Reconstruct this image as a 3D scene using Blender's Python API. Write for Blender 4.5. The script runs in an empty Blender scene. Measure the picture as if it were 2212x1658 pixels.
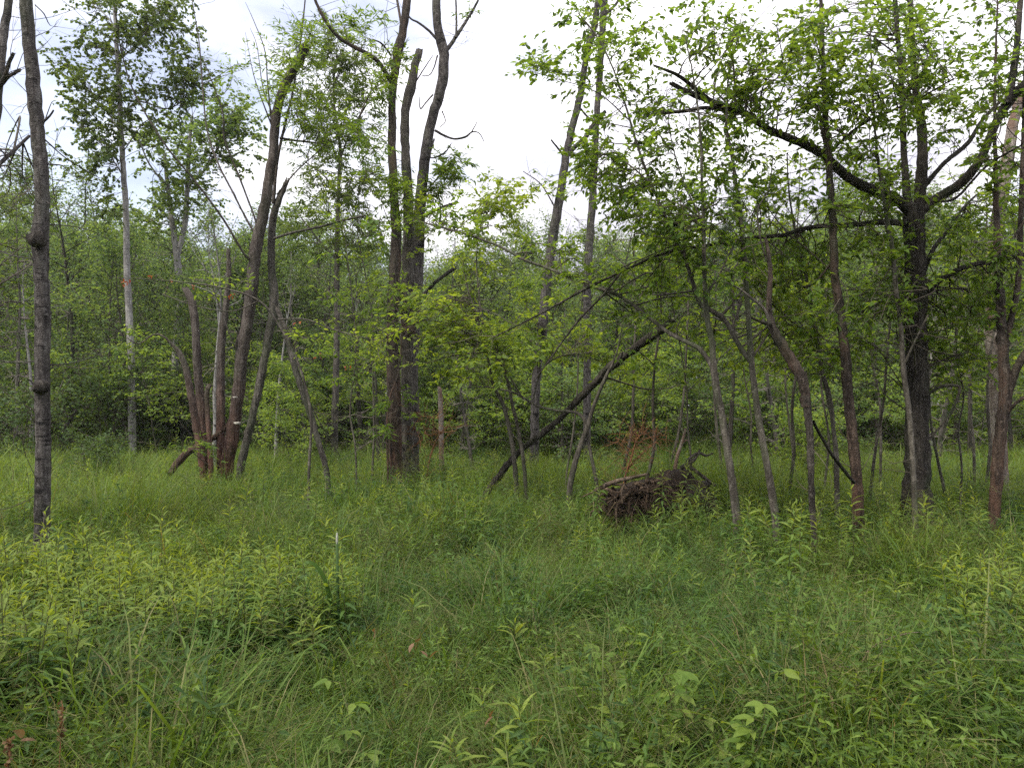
import bpy, math, random
import numpy as np
from mathutils import Vector, Matrix, noise as mnoise

random.seed(7)
rng = np.random.default_rng(11)
scene = bpy.context.scene
COL = scene.collection
R = math.radians

# ------------------------------------------------------------------ camera
CAM_H = 1.6
F = 1596.0                 # focal length in photo units (picture 2212 wide)
PITCH = math.atan((875 - 829) / F)
cam_d = bpy.data.cameras.new('camera')
cam = bpy.data.objects.new('camera', cam_d)
COL.objects.link(cam)
cam.location = (0, 0, CAM_H)
cam.rotation_euler = (R(90) + PITCH, 0, 0)
cam_d.sensor_width = 36
cam_d.lens = 36 * F / 2212
cam_d.clip_start = 0.05
cam_d.clip_end = 2000
scene.camera = cam

# ------------------------------------------------------------------ light
SUN_EL, SUN_AZ = R(56), R(-130)      # azimuth from +Y towards +X : high, behind the camera to the left, behind thin cloud
w = bpy.data.worlds.new('World')
scene.world = w
w.use_nodes = True
nt = w.node_tree
for n in list(nt.nodes):
    nt.nodes.remove(n)
N = nt.nodes.new
out = N('ShaderNodeOutputWorld')
sky = N('ShaderNodeTexSky'); sky.sky_type = 'NISHITA'; sky.sun_disc = False
sky.sun_elevation = SUN_EL; sky.sun_rotation = SUN_AZ
bg_sky = N('ShaderNodeBackground'); bg_sky.inputs['Strength'].default_value = 0.12
nt.links.new(sky.outputs[0], bg_sky.inputs[0])
bg_cl = N('ShaderNodeBackground'); bg_cl.inputs['Color'].default_value = (0.985, 0.97, 1.0, 1)
tc = N('ShaderNodeTexCoord')
sep = N('ShaderNodeSeparateXYZ'); nt.links.new(tc.outputs['Generated'], sep.inputs[0])
mr = N('ShaderNodeMapRange')       # overcast: a little brighter towards the zenith
mr.inputs['From Min'].default_value = 0.0; mr.inputs['From Max'].default_value = 1.0
mr.inputs['To Min'].default_value = 0.46; mr.inputs['To Max'].default_value = 1.5
nt.links.new(sep.outputs['Z'], mr.inputs['Value'])
nt.links.new(mr.outputs[0], bg_cl.inputs['Strength'])
nz = N('ShaderNodeTexNoise'); nz.inputs['Scale'].default_value = 2.6; nz.inputs['Detail'].default_value = 6
nz.inputs['Roughness'].default_value = 0.55
mp = N('ShaderNodeMapping'); mp.inputs['Scale'].default_value = (1, 1, 2.4); mp.inputs['Location'].default_value = (0.42, 0.1, 0.75)
nt.links.new(tc.outputs['Generated'], mp.inputs[0]); nt.links.new(mp.outputs[0], nz.inputs['Vector'])
cr = N('ShaderNodeMapRange'); cr.interpolation_type = 'SMOOTHSTEP'
cr.inputs['From Min'].default_value = 0.37; cr.inputs['From Max'].default_value = 0.54
cr.inputs['To Min'].default_value = 0.50; cr.inputs['To Max'].default_value = 1.0
nt.links.new(nz.outputs['Fac'], cr.inputs['Value'])
mx = N('ShaderNodeMixShader')
nt.links.new(cr.outputs[0], mx.inputs[0]); cn = N('ShaderNodeTexNoise'); cn.inputs['Scale'].default_value = 4.5; cn.inputs['Detail'].default_value = 5; cn.inputs['Roughness'].default_value = 0.5
nt.links.new(mp.outputs[0], cn.inputs['Vector'])
cc = N('ShaderNodeValToRGB'); cc.color_ramp.elements[0].position = 0.36; cc.color_ramp.elements[0].color = (0.60, 0.59, 0.70, 1)
cc.color_ramp.elements[1].position = 0.60; cc.color_ramp.elements[1].color = (1.08, 1.06, 1.10, 1)
nt.links.new(cn.outputs['Fac'], cc.inputs[0]); nt.links.new(cc.outputs[0], bg_cl.inputs['Color'])
nt.links.new(bg_sky.outputs[0], mx.inputs[1]); nt.links.new(bg_cl.outputs[0], mx.inputs[2])
nt.links.new(mx.outputs[0], out.inputs['Surface'])

sun_d = bpy.data.lights.new('sun', 'SUN')
sun_d.energy = 2.3; sun_d.angle = R(12); sun_d.color = (1.0, 0.94, 0.82)
sun = bpy.data.objects.new('sun', sun_d); COL.objects.link(sun)
sd = Vector((math.sin(SUN_AZ) * math.cos(SUN_EL), math.cos(SUN_AZ) * math.cos(SUN_EL), math.sin(SUN_EL)))
sun.rotation_euler = sd.to_track_quat('Z', 'Y').to_euler()
sun.location = sd * 30

scene.view_settings.view_transform = 'Standard'
scene.view_settings.look = 'None'
scene.view_settings.exposure = 1.1
scene.view_settings.gamma = 1.0
scene.view_settings.use_curve_mapping = False
cy = scene.cycles
cy.max_bounces = 4; cy.diffuse_bounces = 3; cy.glossy_bounces = 1; cy.transmission_bounces = 3
cy.volume_bounces = 0; cy.transparent_max_bounces = 4
cy.caustics_reflective = False; cy.caustics_refractive = False
cy.use_adaptive_sampling = True; cy.adaptive_threshold = 0.01
cy.use_denoising = False

# ------------------------------------------------------------------ projection of a photo point at a real distance
CP, SP = math.cos(PITCH), math.sin(PITCH)
def at(X, Y, D):
    u = (X - 1106) / F; v = (829 - Y) / F
    dy = CP - v * SP; dz = SP + v * CP
    return np.array((u * D / dy, D, CAM_H + dz * D / dy))

def ground_z(x, y):
    return 0.10 * mnoise.noise(Vector((x * 0.22, y * 0.22, 3.1))) + 0.035 * mnoise.noise(Vector((x * 0.9, y * 0.9, 7.7)))

# ------------------------------------------------------------------ materials
def new_mat(name):
    m = bpy.data.materials.new(name); m.use_nodes = True
    t = m.node_tree
    for n in list(t.nodes): t.nodes.remove(n)
    return m, t

def ramp(t, fac, stops):
    r = t.nodes.new('ShaderNodeValToRGB')
    e = r.color_ramp.elements
    while len(e) < len(stops): e.new(0.5)
    for i, (p, c) in enumerate(stops):
        e[i].position = p; e[i].color = (*c, 1)
    t.links.new(fac, r.inputs[0])
    return r.outputs[0]

def mixc(t, fac, a, b, mode='MIX'):
    m = t.nodes.new('ShaderNodeMix'); m.data_type = 'RGBA'; m.blend_type = mode
    for s, v in ((0, fac), (6, a), (7, b)):
        if hasattr(v, 'links'): t.links.new(v, m.inputs[s])
        elif isinstance(v, tuple): m.inputs[s].default_value = (*v, 1)
        else: m.inputs[s].default_value = v
    return m.outputs[2]

def leaf_mat(name, dark, mid, light, trans=1.7, tmix=0.42, patch=0.35, dry=0.0, gloss=0.12):
    """leaf: colour varies leaf by leaf and in broad patches over the ground; thin, so light comes through"""
    m, t = new_mat(name)
    at_ = t.nodes.new('ShaderNodeAttribute'); at_.attribute_name = 'rnd'
    oi = t.nodes.new('ShaderNodeObjectInfo')
    ad = t.nodes.new('ShaderNodeMath'); ad.operation = 'ADD'
    t.links.new(at_.outputs['Fac'], ad.inputs[0]); t.links.new(oi.outputs['Random'], ad.inputs[1])
    fr = t.nodes.new('ShaderNodeMath'); fr.operation = 'FRACT'; t.links.new(ad.outputs[0], fr.inputs[0])
    col = ramp(t, fr.outputs[0], [(0.0, dark), (0.5, mid), (1.0, light)] if dry == 0 else
               [(0.0, dark), (0.45, mid), (1.0 - dry - 0.02, light), (1.0 - dry, (0.14, 0.12, 0.06)), (1.0, (0.20, 0.155, 0.085))])
    geo = t.nodes.new('ShaderNodeNewGeometry')
    n = t.nodes.new('ShaderNodeTexNoise'); n.inputs['Scale'].default_value = 0.45; n.inputs['Detail'].default_value = 3
    t.links.new(geo.outputs['Position'], n.inputs['Vector'])
    pr = ramp(t, n.outputs['Fac'], [(0.35, (0.62, 0.80, 0.9)), (0.5, (1, 1, 1)), (0.66, (1.25, 1.15, 0.8))])
    col = mixc(t, patch, col, mixc(t, 1.0, col, pr, 'MULTIPLY'))
    n2 = t.nodes.new('ShaderNodeTexNoise'); n2.inputs['Scale'].default_value = 60; n2.inputs['Detail'].default_value = 2
    t.links.new(geo.outputs['Position'], n2.inputs['Vector'])
    mot = ramp(t, n2.outputs['Fac'], [(0.3, (0.75, 0.78, 0.7)), (0.7, (1.2, 1.15, 1.1))])
    col = mixc(t, 0.5, col, mixc(t, 1.0, col, mot, 'MULTIPLY'))
    d = t.nodes.new('ShaderNodeBsdfPrincipled'); d.inputs['Roughness'].default_value = 0.55
    d.inputs['Specular IOR Level'].default_value = gloss * 1.4
    t.links.new(col, d.inputs['Base Color'])
    tr = t.nodes.new('ShaderNodeBsdfTranslucent')
    tcol = mixc(t, 1.0, col, (trans * 1.15, trans, trans * 0.45), 'MULTIPLY')
    t.links.new(tcol, tr.inputs['Color'])
    ms = t.nodes.new('ShaderNodeMixShader'); ms.inputs[0].default_value = tmix
    t.links.new(d.outputs[0], ms.inputs[1]); t.links.new(tr.outputs[0], ms.inputs[2])
    o = t.nodes.new('ShaderNodeOutputMaterial'); t.links.new(ms.outputs[0], o.inputs[0])
    return m

def bark_mat(name, base, dark, light, bands=0.0, furrow=1.0, moss=0.0, patches=None, scale=1.0, bump=0.6, low=None):
    m, t = new_mat(name)
    tc_ = t.nodes.new('ShaderNodeTexCoord')
    def mapn(sc, loc=(0, 0, 0)):
        mp_ = t.nodes.new('ShaderNodeMapping'); mp_.inputs['Scale'].default_value = sc; mp_.inputs['Location'].default_value = loc
        t.links.new(tc_.outputs['Object'], mp_.inputs[0]); return mp_.outputs[0]
    def noi(vec, s, det=5, rough=0.6):
        n = t.nodes.new('ShaderNodeTexNoise'); n.inputs['Scale'].default_value = s * scale; n.inputs['Detail'].default_value = det
        n.inputs['Roughness'].default_value = rough
        t.links.new(vec, n.inputs['Vector']); return n.outputs['Fac']
    fur = noi(mapn((1, 1, 0.16)), 34, 4)
    big = noi(mapn((1, 1, 0.45), (5, 2, 1)), 5, 4)
    fine = noi(mapn((1, 1, 1)), 90, 3)
    c = ramp(t, fur, [(0.32, dark), (0.5, base), (0.68, light)])
    c = mixc(t, ramp(t, big, [(0.4, (0, 0, 0)), (0.62, (0.75, 0.75, 0.75))]), c, dark)
    # pale crusts of lichen
    li = noi(mapn((1, 1, 0.7), (9, 3, 4)), 30, 4, 0.6)
    c = mixc(t, ramp(t, li, [(0.56, (0, 0, 0)), (0.63, (0.45, 0.45, 0.45))]), c, tuple(min(1, x * 1.25 + 0.02) for x in light))
    if patches:
        pn = noi(mapn((1, 1, 0.3), (2, 8, 1)), 6, 4, 0.55)
        c = mixc(t, ramp(t, pn, [(0.50, (0, 0, 0)), (0.56, (0.85, 0.85, 0.85))]), c, patches)
    hgt = fur
    if bands > 0:
        bn = noi(mapn((0.16, 0.16, 1.0), (1, 4, 2)), 42, 3, 0.5)
        c = mixc(t, ramp(t, bn, [(0.60, (0, 0, 0)), (0.66, (bands,) * 3)]), c, tuple(x * 0.45 for x in dark))
        kn = noi(mapn((0.5, 0.5, 0.9), (3, 1, 7)), 7, 2, 0.4)
        c = mixc(t, ramp(t, kn, [(0.66, (0, 0, 0)), (0.69, (bands,) * 3)]), c, tuple(x * 0.3 for x in dark))
    if low:      # rusty, damp stained wood towards the ground, with a ragged upper limit
        sp = t.nodes.new('ShaderNodeSeparateXYZ'); t.links.new(tc_.outputs['Object'], sp.inputs[0])
        ad = t.nodes.new('ShaderNodeMath'); ad.operation = 'MULTIPLY_ADD'; ad.inputs[1].default_value = 1.6
        t.links.new(big, ad.inputs[0]); t.links.new(sp.outputs['Z'], ad.inputs[2])
        lf = t.nodes.new('ShaderNodeMapRange'); lf.inputs['From Min'].default_value = 1.3; lf.inputs['From Max'].default_value = 3.0
        lf.inputs['To Min'].default_value = 0.9; lf.inputs['To Max'].default_value = 0.0
        t.links.new(ad.outputs[0], lf.inputs['Value'])
        c = mixc(t, lf.outputs[0], c, mixc(t, 1.0, c, low, 'MULTIPLY'))
    if moss > 0:
        mn = noi(mapn((1, 1, 0.5), (7, 7, 0)), 3.5, 4)
        c = mixc(t, ramp(t, mn, [(0.48, (0, 0, 0)), (0.62, (moss,) * 3)]), c, (0.045, 0.07, 0.022))
    d = t.nodes.new('ShaderNodeBsdfPrincipled'); d.inputs['Roughness'].default_value = 0.9
    d.inputs['Specular IOR Level'].default_value = 0.2
    t.links.new(c, d.inputs['Base Color'])
    sm = t.nodes.new('ShaderNodeMath'); sm.operation = 'ADD'
    t.links.new(hgt, sm.inputs[0]); t.links.new(fine, sm.inputs[1])
    b = t.nodes.new('ShaderNodeBump'); b.inputs['Strength'].default_value = min(1, bump * furrow); b.inputs['Distance'].default_value = 0.05
    t.links.new(sm.outputs[0], b.inputs['Height']); t.links.new(b.outputs[0], d.inputs['Normal'])
    o = t.nodes.new('ShaderNodeOutputMaterial'); t.links.new(d.outputs[0], o.inputs[0])
    return m

def plain_mat(name, a, b, s=20, rough=0.85, bump=0.4):
    m, t = new_mat(name)
    tc_ = t.nodes.new('ShaderNodeTexCoord')
    n = t.nodes.new('ShaderNodeTexNoise'); n.inputs['Scale'].default_value = s; n.inputs['Detail'].default_value = 5
    t.links.new(tc_.outputs['Object'], n.inputs['Vector'])
    c = ramp(t, n.outputs['Fac'], [(0.35, a), (0.65, b)])
    d = t.nodes.new('ShaderNodeBsdfPrincipled'); d.inputs['Roughness'].default_value = rough
    d.inputs['Specular IOR Level'].default_value = 0.2
    t.links.new(c, d.inputs['Base Color'])
    bm_ = t.nodes.new('ShaderNodeBump'); bm_.inputs['Strength'].default_value = bump; bm_.inputs['Distance'].default_value = 0.01
    t.links.new(n.outputs['Fac'], bm_.inputs['Height']); t.links.new(bm_.outputs[0], d.inputs['Normal'])
    o = t.nodes.new('ShaderNodeOutputMaterial'); t.links.new(d.outputs[0], o.inputs[0])
    return m

M = {}
M['aspen_bark'] = bark_mat('aspen_bark', (0.105, 0.092, 0.086), (0.035, 0.03, 0.029), (0.20, 0.185, 0.17), bands=0.9, moss=0.3, bump=0.8)
M['pale_bark'] = bark_mat('pale_bark', (0.27, 0.26, 0.245), (0.13, 0.12, 0.115), (0.38, 0.37, 0.35), bands=0.9, bump=0.4)
M['red_bark'] = bark_mat('red_bark', (0.115, 0.095, 0.082), (0.042, 0.032, 0.028), (0.19, 0.165, 0.145), moss=0.2, low=(1.25, 0.68, 0.52), bump=0.9)
M['grey_bark'] = bark_mat('grey_bark', (0.12, 0.107, 0.092), (0.042, 0.036, 0.032), (0.20, 0.18, 0.155), moss=0.35, bump=0.9)
M['sapling_bark'] = bark_mat('sapling_bark', (0.10, 0.088, 0.072), (0.04, 0.034, 0.028), (0.165, 0.148, 0.122), moss=0.45, bump=0.5)
M['dark_bark'] = bark_mat('dark_bark', (0.075, 0.063, 0.052), (0.02, 0.017, 0.015), (0.13, 0.115, 0.098), moss=0.35, bump=1.0)
M['peel_bark'] = bark_mat('peel_bark', (0.085, 0.068, 0.056), (0.03, 0.023, 0.019), (0.16, 0.13, 0.105), patches=(0.115, 0.078, 0.06), moss=0.25, low=(1.12, 0.88, 0.77), bump=1.0)
M['deadwood'] = bark_mat('deadwood', (0.26, 0.22, 0.19), (0.12, 0.09, 0.075), (0.36, 0.32, 0.28), patches=(0.19, 0.12, 0.09), bump=0.7)
M['rotwood'] = bark_mat('rotwood', (0.12, 0.08, 0.055), (0.03, 0.02, 0.015), (0.24, 0.17, 0.11), bump=1.4)
M['rotwood2'] = bark_mat('weathered_root', (0.17, 0.125, 0.09), (0.06, 0.04, 0.03), (0.26, 0.2, 0.15), bump=1.0)
M['twig'] = plain_mat('twig', (0.045, 0.036, 0.028), (0.10, 0.085, 0.065), 30)
M['dead_twig'] = plain_mat('dead_twig', (0.09, 0.075, 0.065), (0.20, 0.18, 0.155), 30)
M['rust_twig'] = plain_mat('rust_twig', (0.14, 0.06, 0.03), (0.26, 0.13, 0.06), 30)
M['dark_soil'] = plain_mat('dark_soil', (0.008, 0.006, 0.005), (0.028, 0.02, 0.015), 25, bump=1.0)
M['fungus'] = plain_mat('fungus', (0.35, 0.32, 0.28), (0.55, 0.52, 0.46), 40)
M['spike'] = plain_mat('spike', (0.25, 0.28, 0.22), (0.38, 0.38, 0.33), 60)
M['dry_leaf'] = leaf_mat('dry_leaf', (0.13, 0.075, 0.045), (0.17, 0.10, 0.06), (0.20, 0.13, 0.07), trans=1.1, tmix=0.3, patch=0)
M['red_leaf'] = leaf_mat('red_leaf', (0.26, 0.06, 0.035), (0.32, 0.085, 0.04), (0.30, 0.12, 0.05), trans=1.3, tmix=0.4, patch=0)
M['yellow_leaf'] = leaf_mat('yellow_leaf', (0.10, 0.15, 0.02), (0.16, 0.21, 0.03), (0.24, 0.26, 0.04), patch=0.1)
M['leaf'] = leaf_mat('leaf', (0.05, 0.095, 0.017), (0.078, 0.135, 0.022), (0.115, 0.18, 0.03), trans=2.2, tmix=0.52)
M['leaf_bright'] = leaf_mat('leaf_bright', (0.08, 0.13, 0.024), (0.12, 0.185, 0.03), (0.17, 0.235, 0.04), trans=2.1, tmix=0.5)
M['leaf_aspen'] = leaf_mat('leaf_aspen', (0.05, 0.085, 0.026), (0.07, 0.115, 0.032), (0.10, 0.15, 0.04), trans=1.7, tmix=0.45)
M['leaf_mid'] = leaf_mat('leaf_mid', (0.085, 0.145, 0.034), (0.125, 0.195, 0.044), (0.17, 0.245, 0.058), trans=2.1, tmix=0.5)
M['leaf_back'] = leaf_mat('leaf_back', (0.064, 0.112, 0.046), (0.096, 0.158, 0.058), (0.138, 0.205, 0.072), trans=1.9, tmix=0.48)
M['leaf_deep'] = leaf_mat('leaf_deep', (0.045, 0.08, 0.03), (0.065, 0.11, 0.036), (0.09, 0.14, 0.045), trans=1.7)
M['needle'] = leaf_mat('needle', (0.032, 0.06, 0.03), (0.045, 0.08, 0.036), (0.06, 0.10, 0.042), tmix=0.2)
M['grass'] = leaf_mat('grass', (0.054, 0.102, 0.022), (0.084, 0.144, 0.029), (0.13, 0.192, 0.04), dry=0.05, patch=0.85, tmix=0.36, trans=1.7)
M['straw'] = leaf_mat('straw', (0.09, 0.12, 0.035), (0.13, 0.15, 0.05), (0.20, 0.18, 0.085), patch=0.2, trans=1.2, tmix=0.3)
M['sedge'] = leaf_mat('sedge', (0.045, 0.095, 0.018), (0.075, 0.135, 0.025), (0.12, 0.18, 0.04), patch=0.4)
M['herb'] = leaf_mat('herb', (0.058, 0.112, 0.026), (0.088, 0.155, 0.033), (0.138, 0.21, 0.048), patch=0.7, gloss=0.15)
M['grass_deep'] = leaf_mat('grass_deep', (0.028, 0.075, 0.018), (0.042, 0.10, 0.022), (0.064, 0.13, 0.03), patch=0.5, tmix=0.36)
M['herb_top'] = leaf_mat('herb_top', (0.11, 0.165, 0.028), (0.145, 0.205, 0.035), (0.19, 0.245, 0.05), patch=0.3, gloss=0.15, trans=1.8)
M['herb_dark'] = leaf_mat('herb_dark', (0.035, 0.075, 0.026), (0.05, 0.10, 0.03), (0.08, 0.13, 0.04), patch=0.5)
M['bramble'] = leaf_mat('bramble', (0.075, 0.135, 0.022), (0.11, 0.175, 0.03), (0.16, 0.22, 0.04), patch=0.2, gloss=0.15)
M['stem'] = plain_mat('stem', (0.07, 0.09, 0.03), (0.11, 0.10, 0.045), 30)

# ------------------------------------------------------------------ mesh building
class Acc:
    def __init__(s): s.v = []; s.f3 = []; s.f4 = []; s.r = []; s.n = 0; s.m3 = []; s.m4 = []
    def add(s, v, f3=None, f4=None, rnd=None, mat=0):
        v = np.asarray(v, dtype=np.float32)
        s.v.append(v); s.r.append(np.zeros(len(v), np.float32) + (0 if rnd is None else rnd))
        if f3 is not None and len(f3): s.f3.append(np.asarray(f3, np.int32) + s.n); s.m3.append(np.full(len(f3), mat, np.int32))
        if f4 is not None and len(f4): s.f4.append(np.asarray(f4, np.int32) + s.n); s.m4.append(np.full(len(f4), mat, np.int32))
        s.n += len(v)
    def mesh(s, name, mats, origin=(0, 0, 0), smooth=True):
        me = bpy.data.meshes.new(name)
        for m in (mats if isinstance(mats, (list, tuple)) else [mats]): me.materials.append(m)
        if s.n == 0: return me
        v = np.concatenate(s.v) - np.asarray(origin, np.float32)
        f3 = np.concatenate(s.f3) if s.f3 else np.zeros((0, 3), np.int32)
        f4 = np.concatenate(s.f4) if s.f4 else np.zeros((0, 4), np.int32)
        mi = np.concatenate((s.m3 + s.m4) or [np.zeros(0, np.int32)])
        me.vertices.add(len(v)); me.vertices.foreach_set('co', v.ravel())
        nl = f3.size + f4.size
        me.loops.add(nl)
        me.loops.foreach_set('vertex_index', np.concatenate((f3.ravel(), f4.ravel())))
        me.polygons.add(len(f3) + len(f4))
        st = np.concatenate((np.arange(len(f3)) * 3, len(f3) * 3 + np.arange(len(f4)) * 4)).astype(np.int32)
        me.polygons.foreach_set('loop_start', st)
        me.polygons.foreach_set('material_index', mi)
        me.polygons.foreach_set('use_smooth', np.full(len(st), smooth))
        a = me.attributes.new('rnd', 'FLOAT', 'POINT'); a.data.foreach_set('value', np.concatenate(s.r))
        me.update(calc_edges=True); me.validate()
        return me

def spline(pts, step):
    """Catmull-Rom through pts (k x d), resampled to about STEP apart"""
    P = np.asarray(pts, float)
    if len(P) < 3:
        n = max(2, int(np.linalg.norm(P[-1, :3] - P[0, :3]) / step) + 1)
        t = np.linspace(0, 1, n)[:, None]; return P[0] * (1 - t) + P[-1] * t
    E = np.vstack((2 * P[0] - P[1], P, 2 * P[-1] - P[-2]))
    o = []
    for i in range(1, len(E) - 2):
        p0, p1, p2, p3 = E[i - 1], E[i], E[i + 1], E[i + 2]
        n = max(1, int(np.linalg.norm(p2[:3] - p1[:3]) / step + 0.5))
        t = (np.arange(n) / n)[:, None]
        o.append(0.5 * ((2 * p1) + (-p0 + p2) * t + (2 * p0 - 5 * p1 + 4 * p2 - p3) * t ** 2 + (-p0 + 3 * p1 - 3 * p2 + p3) * t ** 3))
    o.append(E[-2][None])
    return np.vstack(o)

def tube(acc, pts, rad, sides=6, rough=0.0, cap=True, rnd=0.0, mat=0, seed=0.0, ragged=0.0):
    P = np.asarray(pts, float); rad = np.maximum(np.asarray(rad, float) + np.zeros(len(P)), 0.0006)
    k = len(P)
    T = np.gradient(P, axis=0); T /= np.linalg.norm(T, axis=1)[:, None] + 1e-9
    ref = np.array((0.31, 0.95, 0.0)) if abs(T[:, 2]).mean() > 0.5 else np.array((0.1, 0.2, 0.97))
    U = np.cross(T, ref); U /= np.linalg.norm(U, axis=1)[:, None] + 1e-9
    V = np.cross(T, U)
    a = np.arange(sides) * (2 * math.pi / sides)
    rr = rad[:, None] * np.ones(sides)[None]
    if rough > 0:
        L = np.concatenate(([0], np.cumsum(np.linalg.norm(np.diff(P, axis=0), axis=1))))
        ph = seed * 7.3
        nn = (np.sin(3 * a[None] + 2.1 * L[:, None] + ph) + 0.7 * np.sin(5 * a[None] - 5.3 * L[:, None] + 1.7 * ph)
              + 0.6 * np.sin(2 * a[None] + 9 * L[:, None] + 2.9 * ph) + 0.5 * np.sin(7 * a[None] + 14 * L[:, None] + ph)
              + 0.5 * np.sin(a[None] + 23 * L[:, None] + 3 * ph))
        rr = rr * (1 + rough * 0.35 * nn) * (1 + rough * 0.3 * rng.standard_normal(rr.shape))
    V3 = P[:, None] + rr[..., None] * (np.cos(a)[None, :, None] * U[:, None] + np.sin(a)[None, :, None] * V[:, None])
    if ragged > 0:
        V3[-1] += T[-1][None] * (rng.random(sides)[:, None] * ragged)
    v = V3.reshape(-1, 3)
    i = np.arange(k - 1)[:, None] * sides; j = np.arange(sides)[None]; j2 = (j + 1) % sides
    f4 = np.stack((i + j, i + j2, i + sides + j2, i + sides + j), -1).reshape(-1, 4)
    f3 = None
    if cap:
        v = np.vstack((v, P[-1] + (T[-1] * rad[-1] * 0.4 if ragged == 0 else -T[-1] * rad[-1] * 0.3)))
        b = (k - 1) * sides
        f3 = [(b + q, b + (q + 1) % sides, len(v) - 1) for q in range(sides)]
    acc.add(v, f3, f4, rnd, mat)

# leaf outlines: x across, y along, z up
TPL = {
 'rhomb': (np.array([(0, 0, 0), (-.30, .42, .06), (0, 1, -.10), (.30, .42, .06)]), np.array([(0, 2, 1), (0, 3, 2)])),
 'round': (np.array([(0, 0, 0), (-.42, .35, .05), (-.25, .82, .0), (0, 1, -.05), (.25, .82, .0), (.42, .35, .05)]), np.array([(0, 3, 1), (1, 3, 2), (0, 5, 3), (5, 4, 3)])),
 'ovate': (np.array([(0, 0, 0), (-.15, .14, .05), (-.24, .42, .07), (-.15, .74, .02), (0, 1, -.16), (.15, .74, .02), (.24, .42, .07), (.15, .14, .05), (0, .42, 0), (0, .74, -.05)]),
            np.array([(0, 8, 1), (1, 8, 2), (2, 8, 9), (2, 9, 3), (3, 9, 4), (0, 7, 8), (7, 6, 8), (6, 9, 8), (6, 5, 9), (5, 4, 9)])),
 'lance': (np.array([(0, 0, 0), (-.075, .22, .035), (-.085, .5, .03), (-.05, .78, -.06), (0, 1, -.20), (.05, .78, -.06), (.085, .5, .03), (.075, .22, .035), (0, .22, .015), (0, .5, .0), (0, .78, -.085)]),
            np.array([(0, 8, 1), (1, 8, 9), (1, 9, 2), (2, 9, 10), (2, 10, 3), (3, 10, 4), (0, 7, 8), (7, 9, 8), (7, 6, 9), (6, 10, 9), (6, 5, 10), (5, 4, 10)])),
 'slim': (np.array([(0, 0, 0), (-.13, .4, .03), (0, 1, -.15), (.13, .4, .03)]), np.array([(0, 2, 1), (0, 3, 2)])),
}
def unit(a): return a / (np.linalg.norm(a, axis=-1, keepdims=True) + 1e-9)

def leaf_frames(d, nrm_jit=0.5, up=(0, 0, 1)):
    d = unit(d)
    n = np.array(up)[None] + rng.standard_normal(d.shape) * nrm_jit
    s = unit(np.cross(d, n)); n = np.cross(s, d)
    return s, d, n

def add_leaves(acc, pos, d, size, tpl='rhomb', nrm_jit=0.5, mat=0, rnd=None):
    pos = np.asarray(pos, float)
    if len(pos) == 0: return
    T, Fc = TPL[tpl]
    s, d, n = leaf_frames(np.asarray(d, float), nrm_jit)
    size = np.zeros(len(pos)) + size
    V = pos[:, None] + size[:, None, None] * (T[None, :, 0, None] * s[:, None] + T[None, :, 1, None] * d[:, None] + T[None, :, 2, None] * n[:, None])
    k = len(T)
    f = (Fc[None] + (np.arange(len(pos)) * k)[:, None, None]).reshape(-1, 3)
    r = rng.random(len(pos)) if rnd is None else rnd
    acc.add(V.reshape(-1, 3), f, None, np.repeat(r, k), mat)

def link(name, me, parent=None, loc=None, stuff=False, label=None):
    o = bpy.data.objects.new(name, me); COL.objects.link(o)
    if parent is not None: o.parent = parent
    if loc is not None: o.location = loc
    if stuff: o['kind'] = 'stuff'
    if label: o['label'] = label
    return o

def empty(name, loc, label, cat, group=None, rz=0.0):
    o = bpy.data.objects.new(name, None); COL.objects.link(o)
    o.empty_display_size = 0.2
    o.location = loc; o.rotation_euler = (0, 0, rz)
    o['label'] = label; o['category'] = cat
    if group: o['group'] = group
    return o

def copy_tree(root, label=None):
    r = root.copy(); COL.objects.link(r)
    if label: r['label'] = label
    for ch in root.children:
        c = ch.copy(); COL.objects.link(c); c.parent = r
    return r

# ------------------------------------------------------------------ ground
def build_ground():
    xs = np.unique(np.concatenate((np.linspace(-30, 30, 121), np.array([-400, -200, -100, -60, -45, 45, 60, 100, 200, 400.]))))
    ys = np.unique(np.concatenate((np.linspace(-6, 50, 113), np.array([-200, -60, -20, 60, 80, 120, 250, 600.]))))
    v = []
    for y in ys:
        for x in xs:
            z = ground_z(x, y)
            v.append((x, y, z))
    nx = len(xs)
    f = [(j * nx + i, j * nx + i + 1, (j + 1) * nx + i + 1, (j + 1) * nx + i) for j in range(len(ys) - 1) for i in range(nx - 1)]
    a = Acc(); a.add(v, None, f)
    m, t = new_mat('forest_floor')
    tc_ = t.nodes.new('ShaderNodeTexCoord')
    n = t.nodes.new('ShaderNodeTexNoise'); n.inputs['Scale'].default_value = 1.2; n.inputs['Detail'].default_value = 8; n.inputs['Roughness'].default_value = 0.7
    t.links.new(tc_.outputs['Object'], n.inputs['Vector'])
    c = ramp(t, n.outputs['Fac'], [(0.3, (0.03, 0.022, 0.014)), (0.5, (0.05, 0.055, 0.022)), (0.65, (0.075, 0.085, 0.03)), (0.8, (0.11, 0.085, 0.05))])
    d = t.nodes.new('ShaderNodeBsdfPrincipled'); d.inputs['Roughness'].default_value = 0.95
    t.links.new(c, d.inputs['Base Color'])
    b = t.nodes.new('ShaderNodeBump'); b.inputs['Distance'].default_value = 0.05
    t.links.new(n.outputs['Fac'], b.inputs['Height']); t.links.new(b.outputs[0], d.inputs['Normal'])
    o_ = t.nodes.new('ShaderNodeOutputMaterial'); t.links.new(d.outputs[0], o_.inputs[0])
    o = link('ground', a.mesh('ground', m)); o['kind'] = 'structure'
build_ground()

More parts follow.
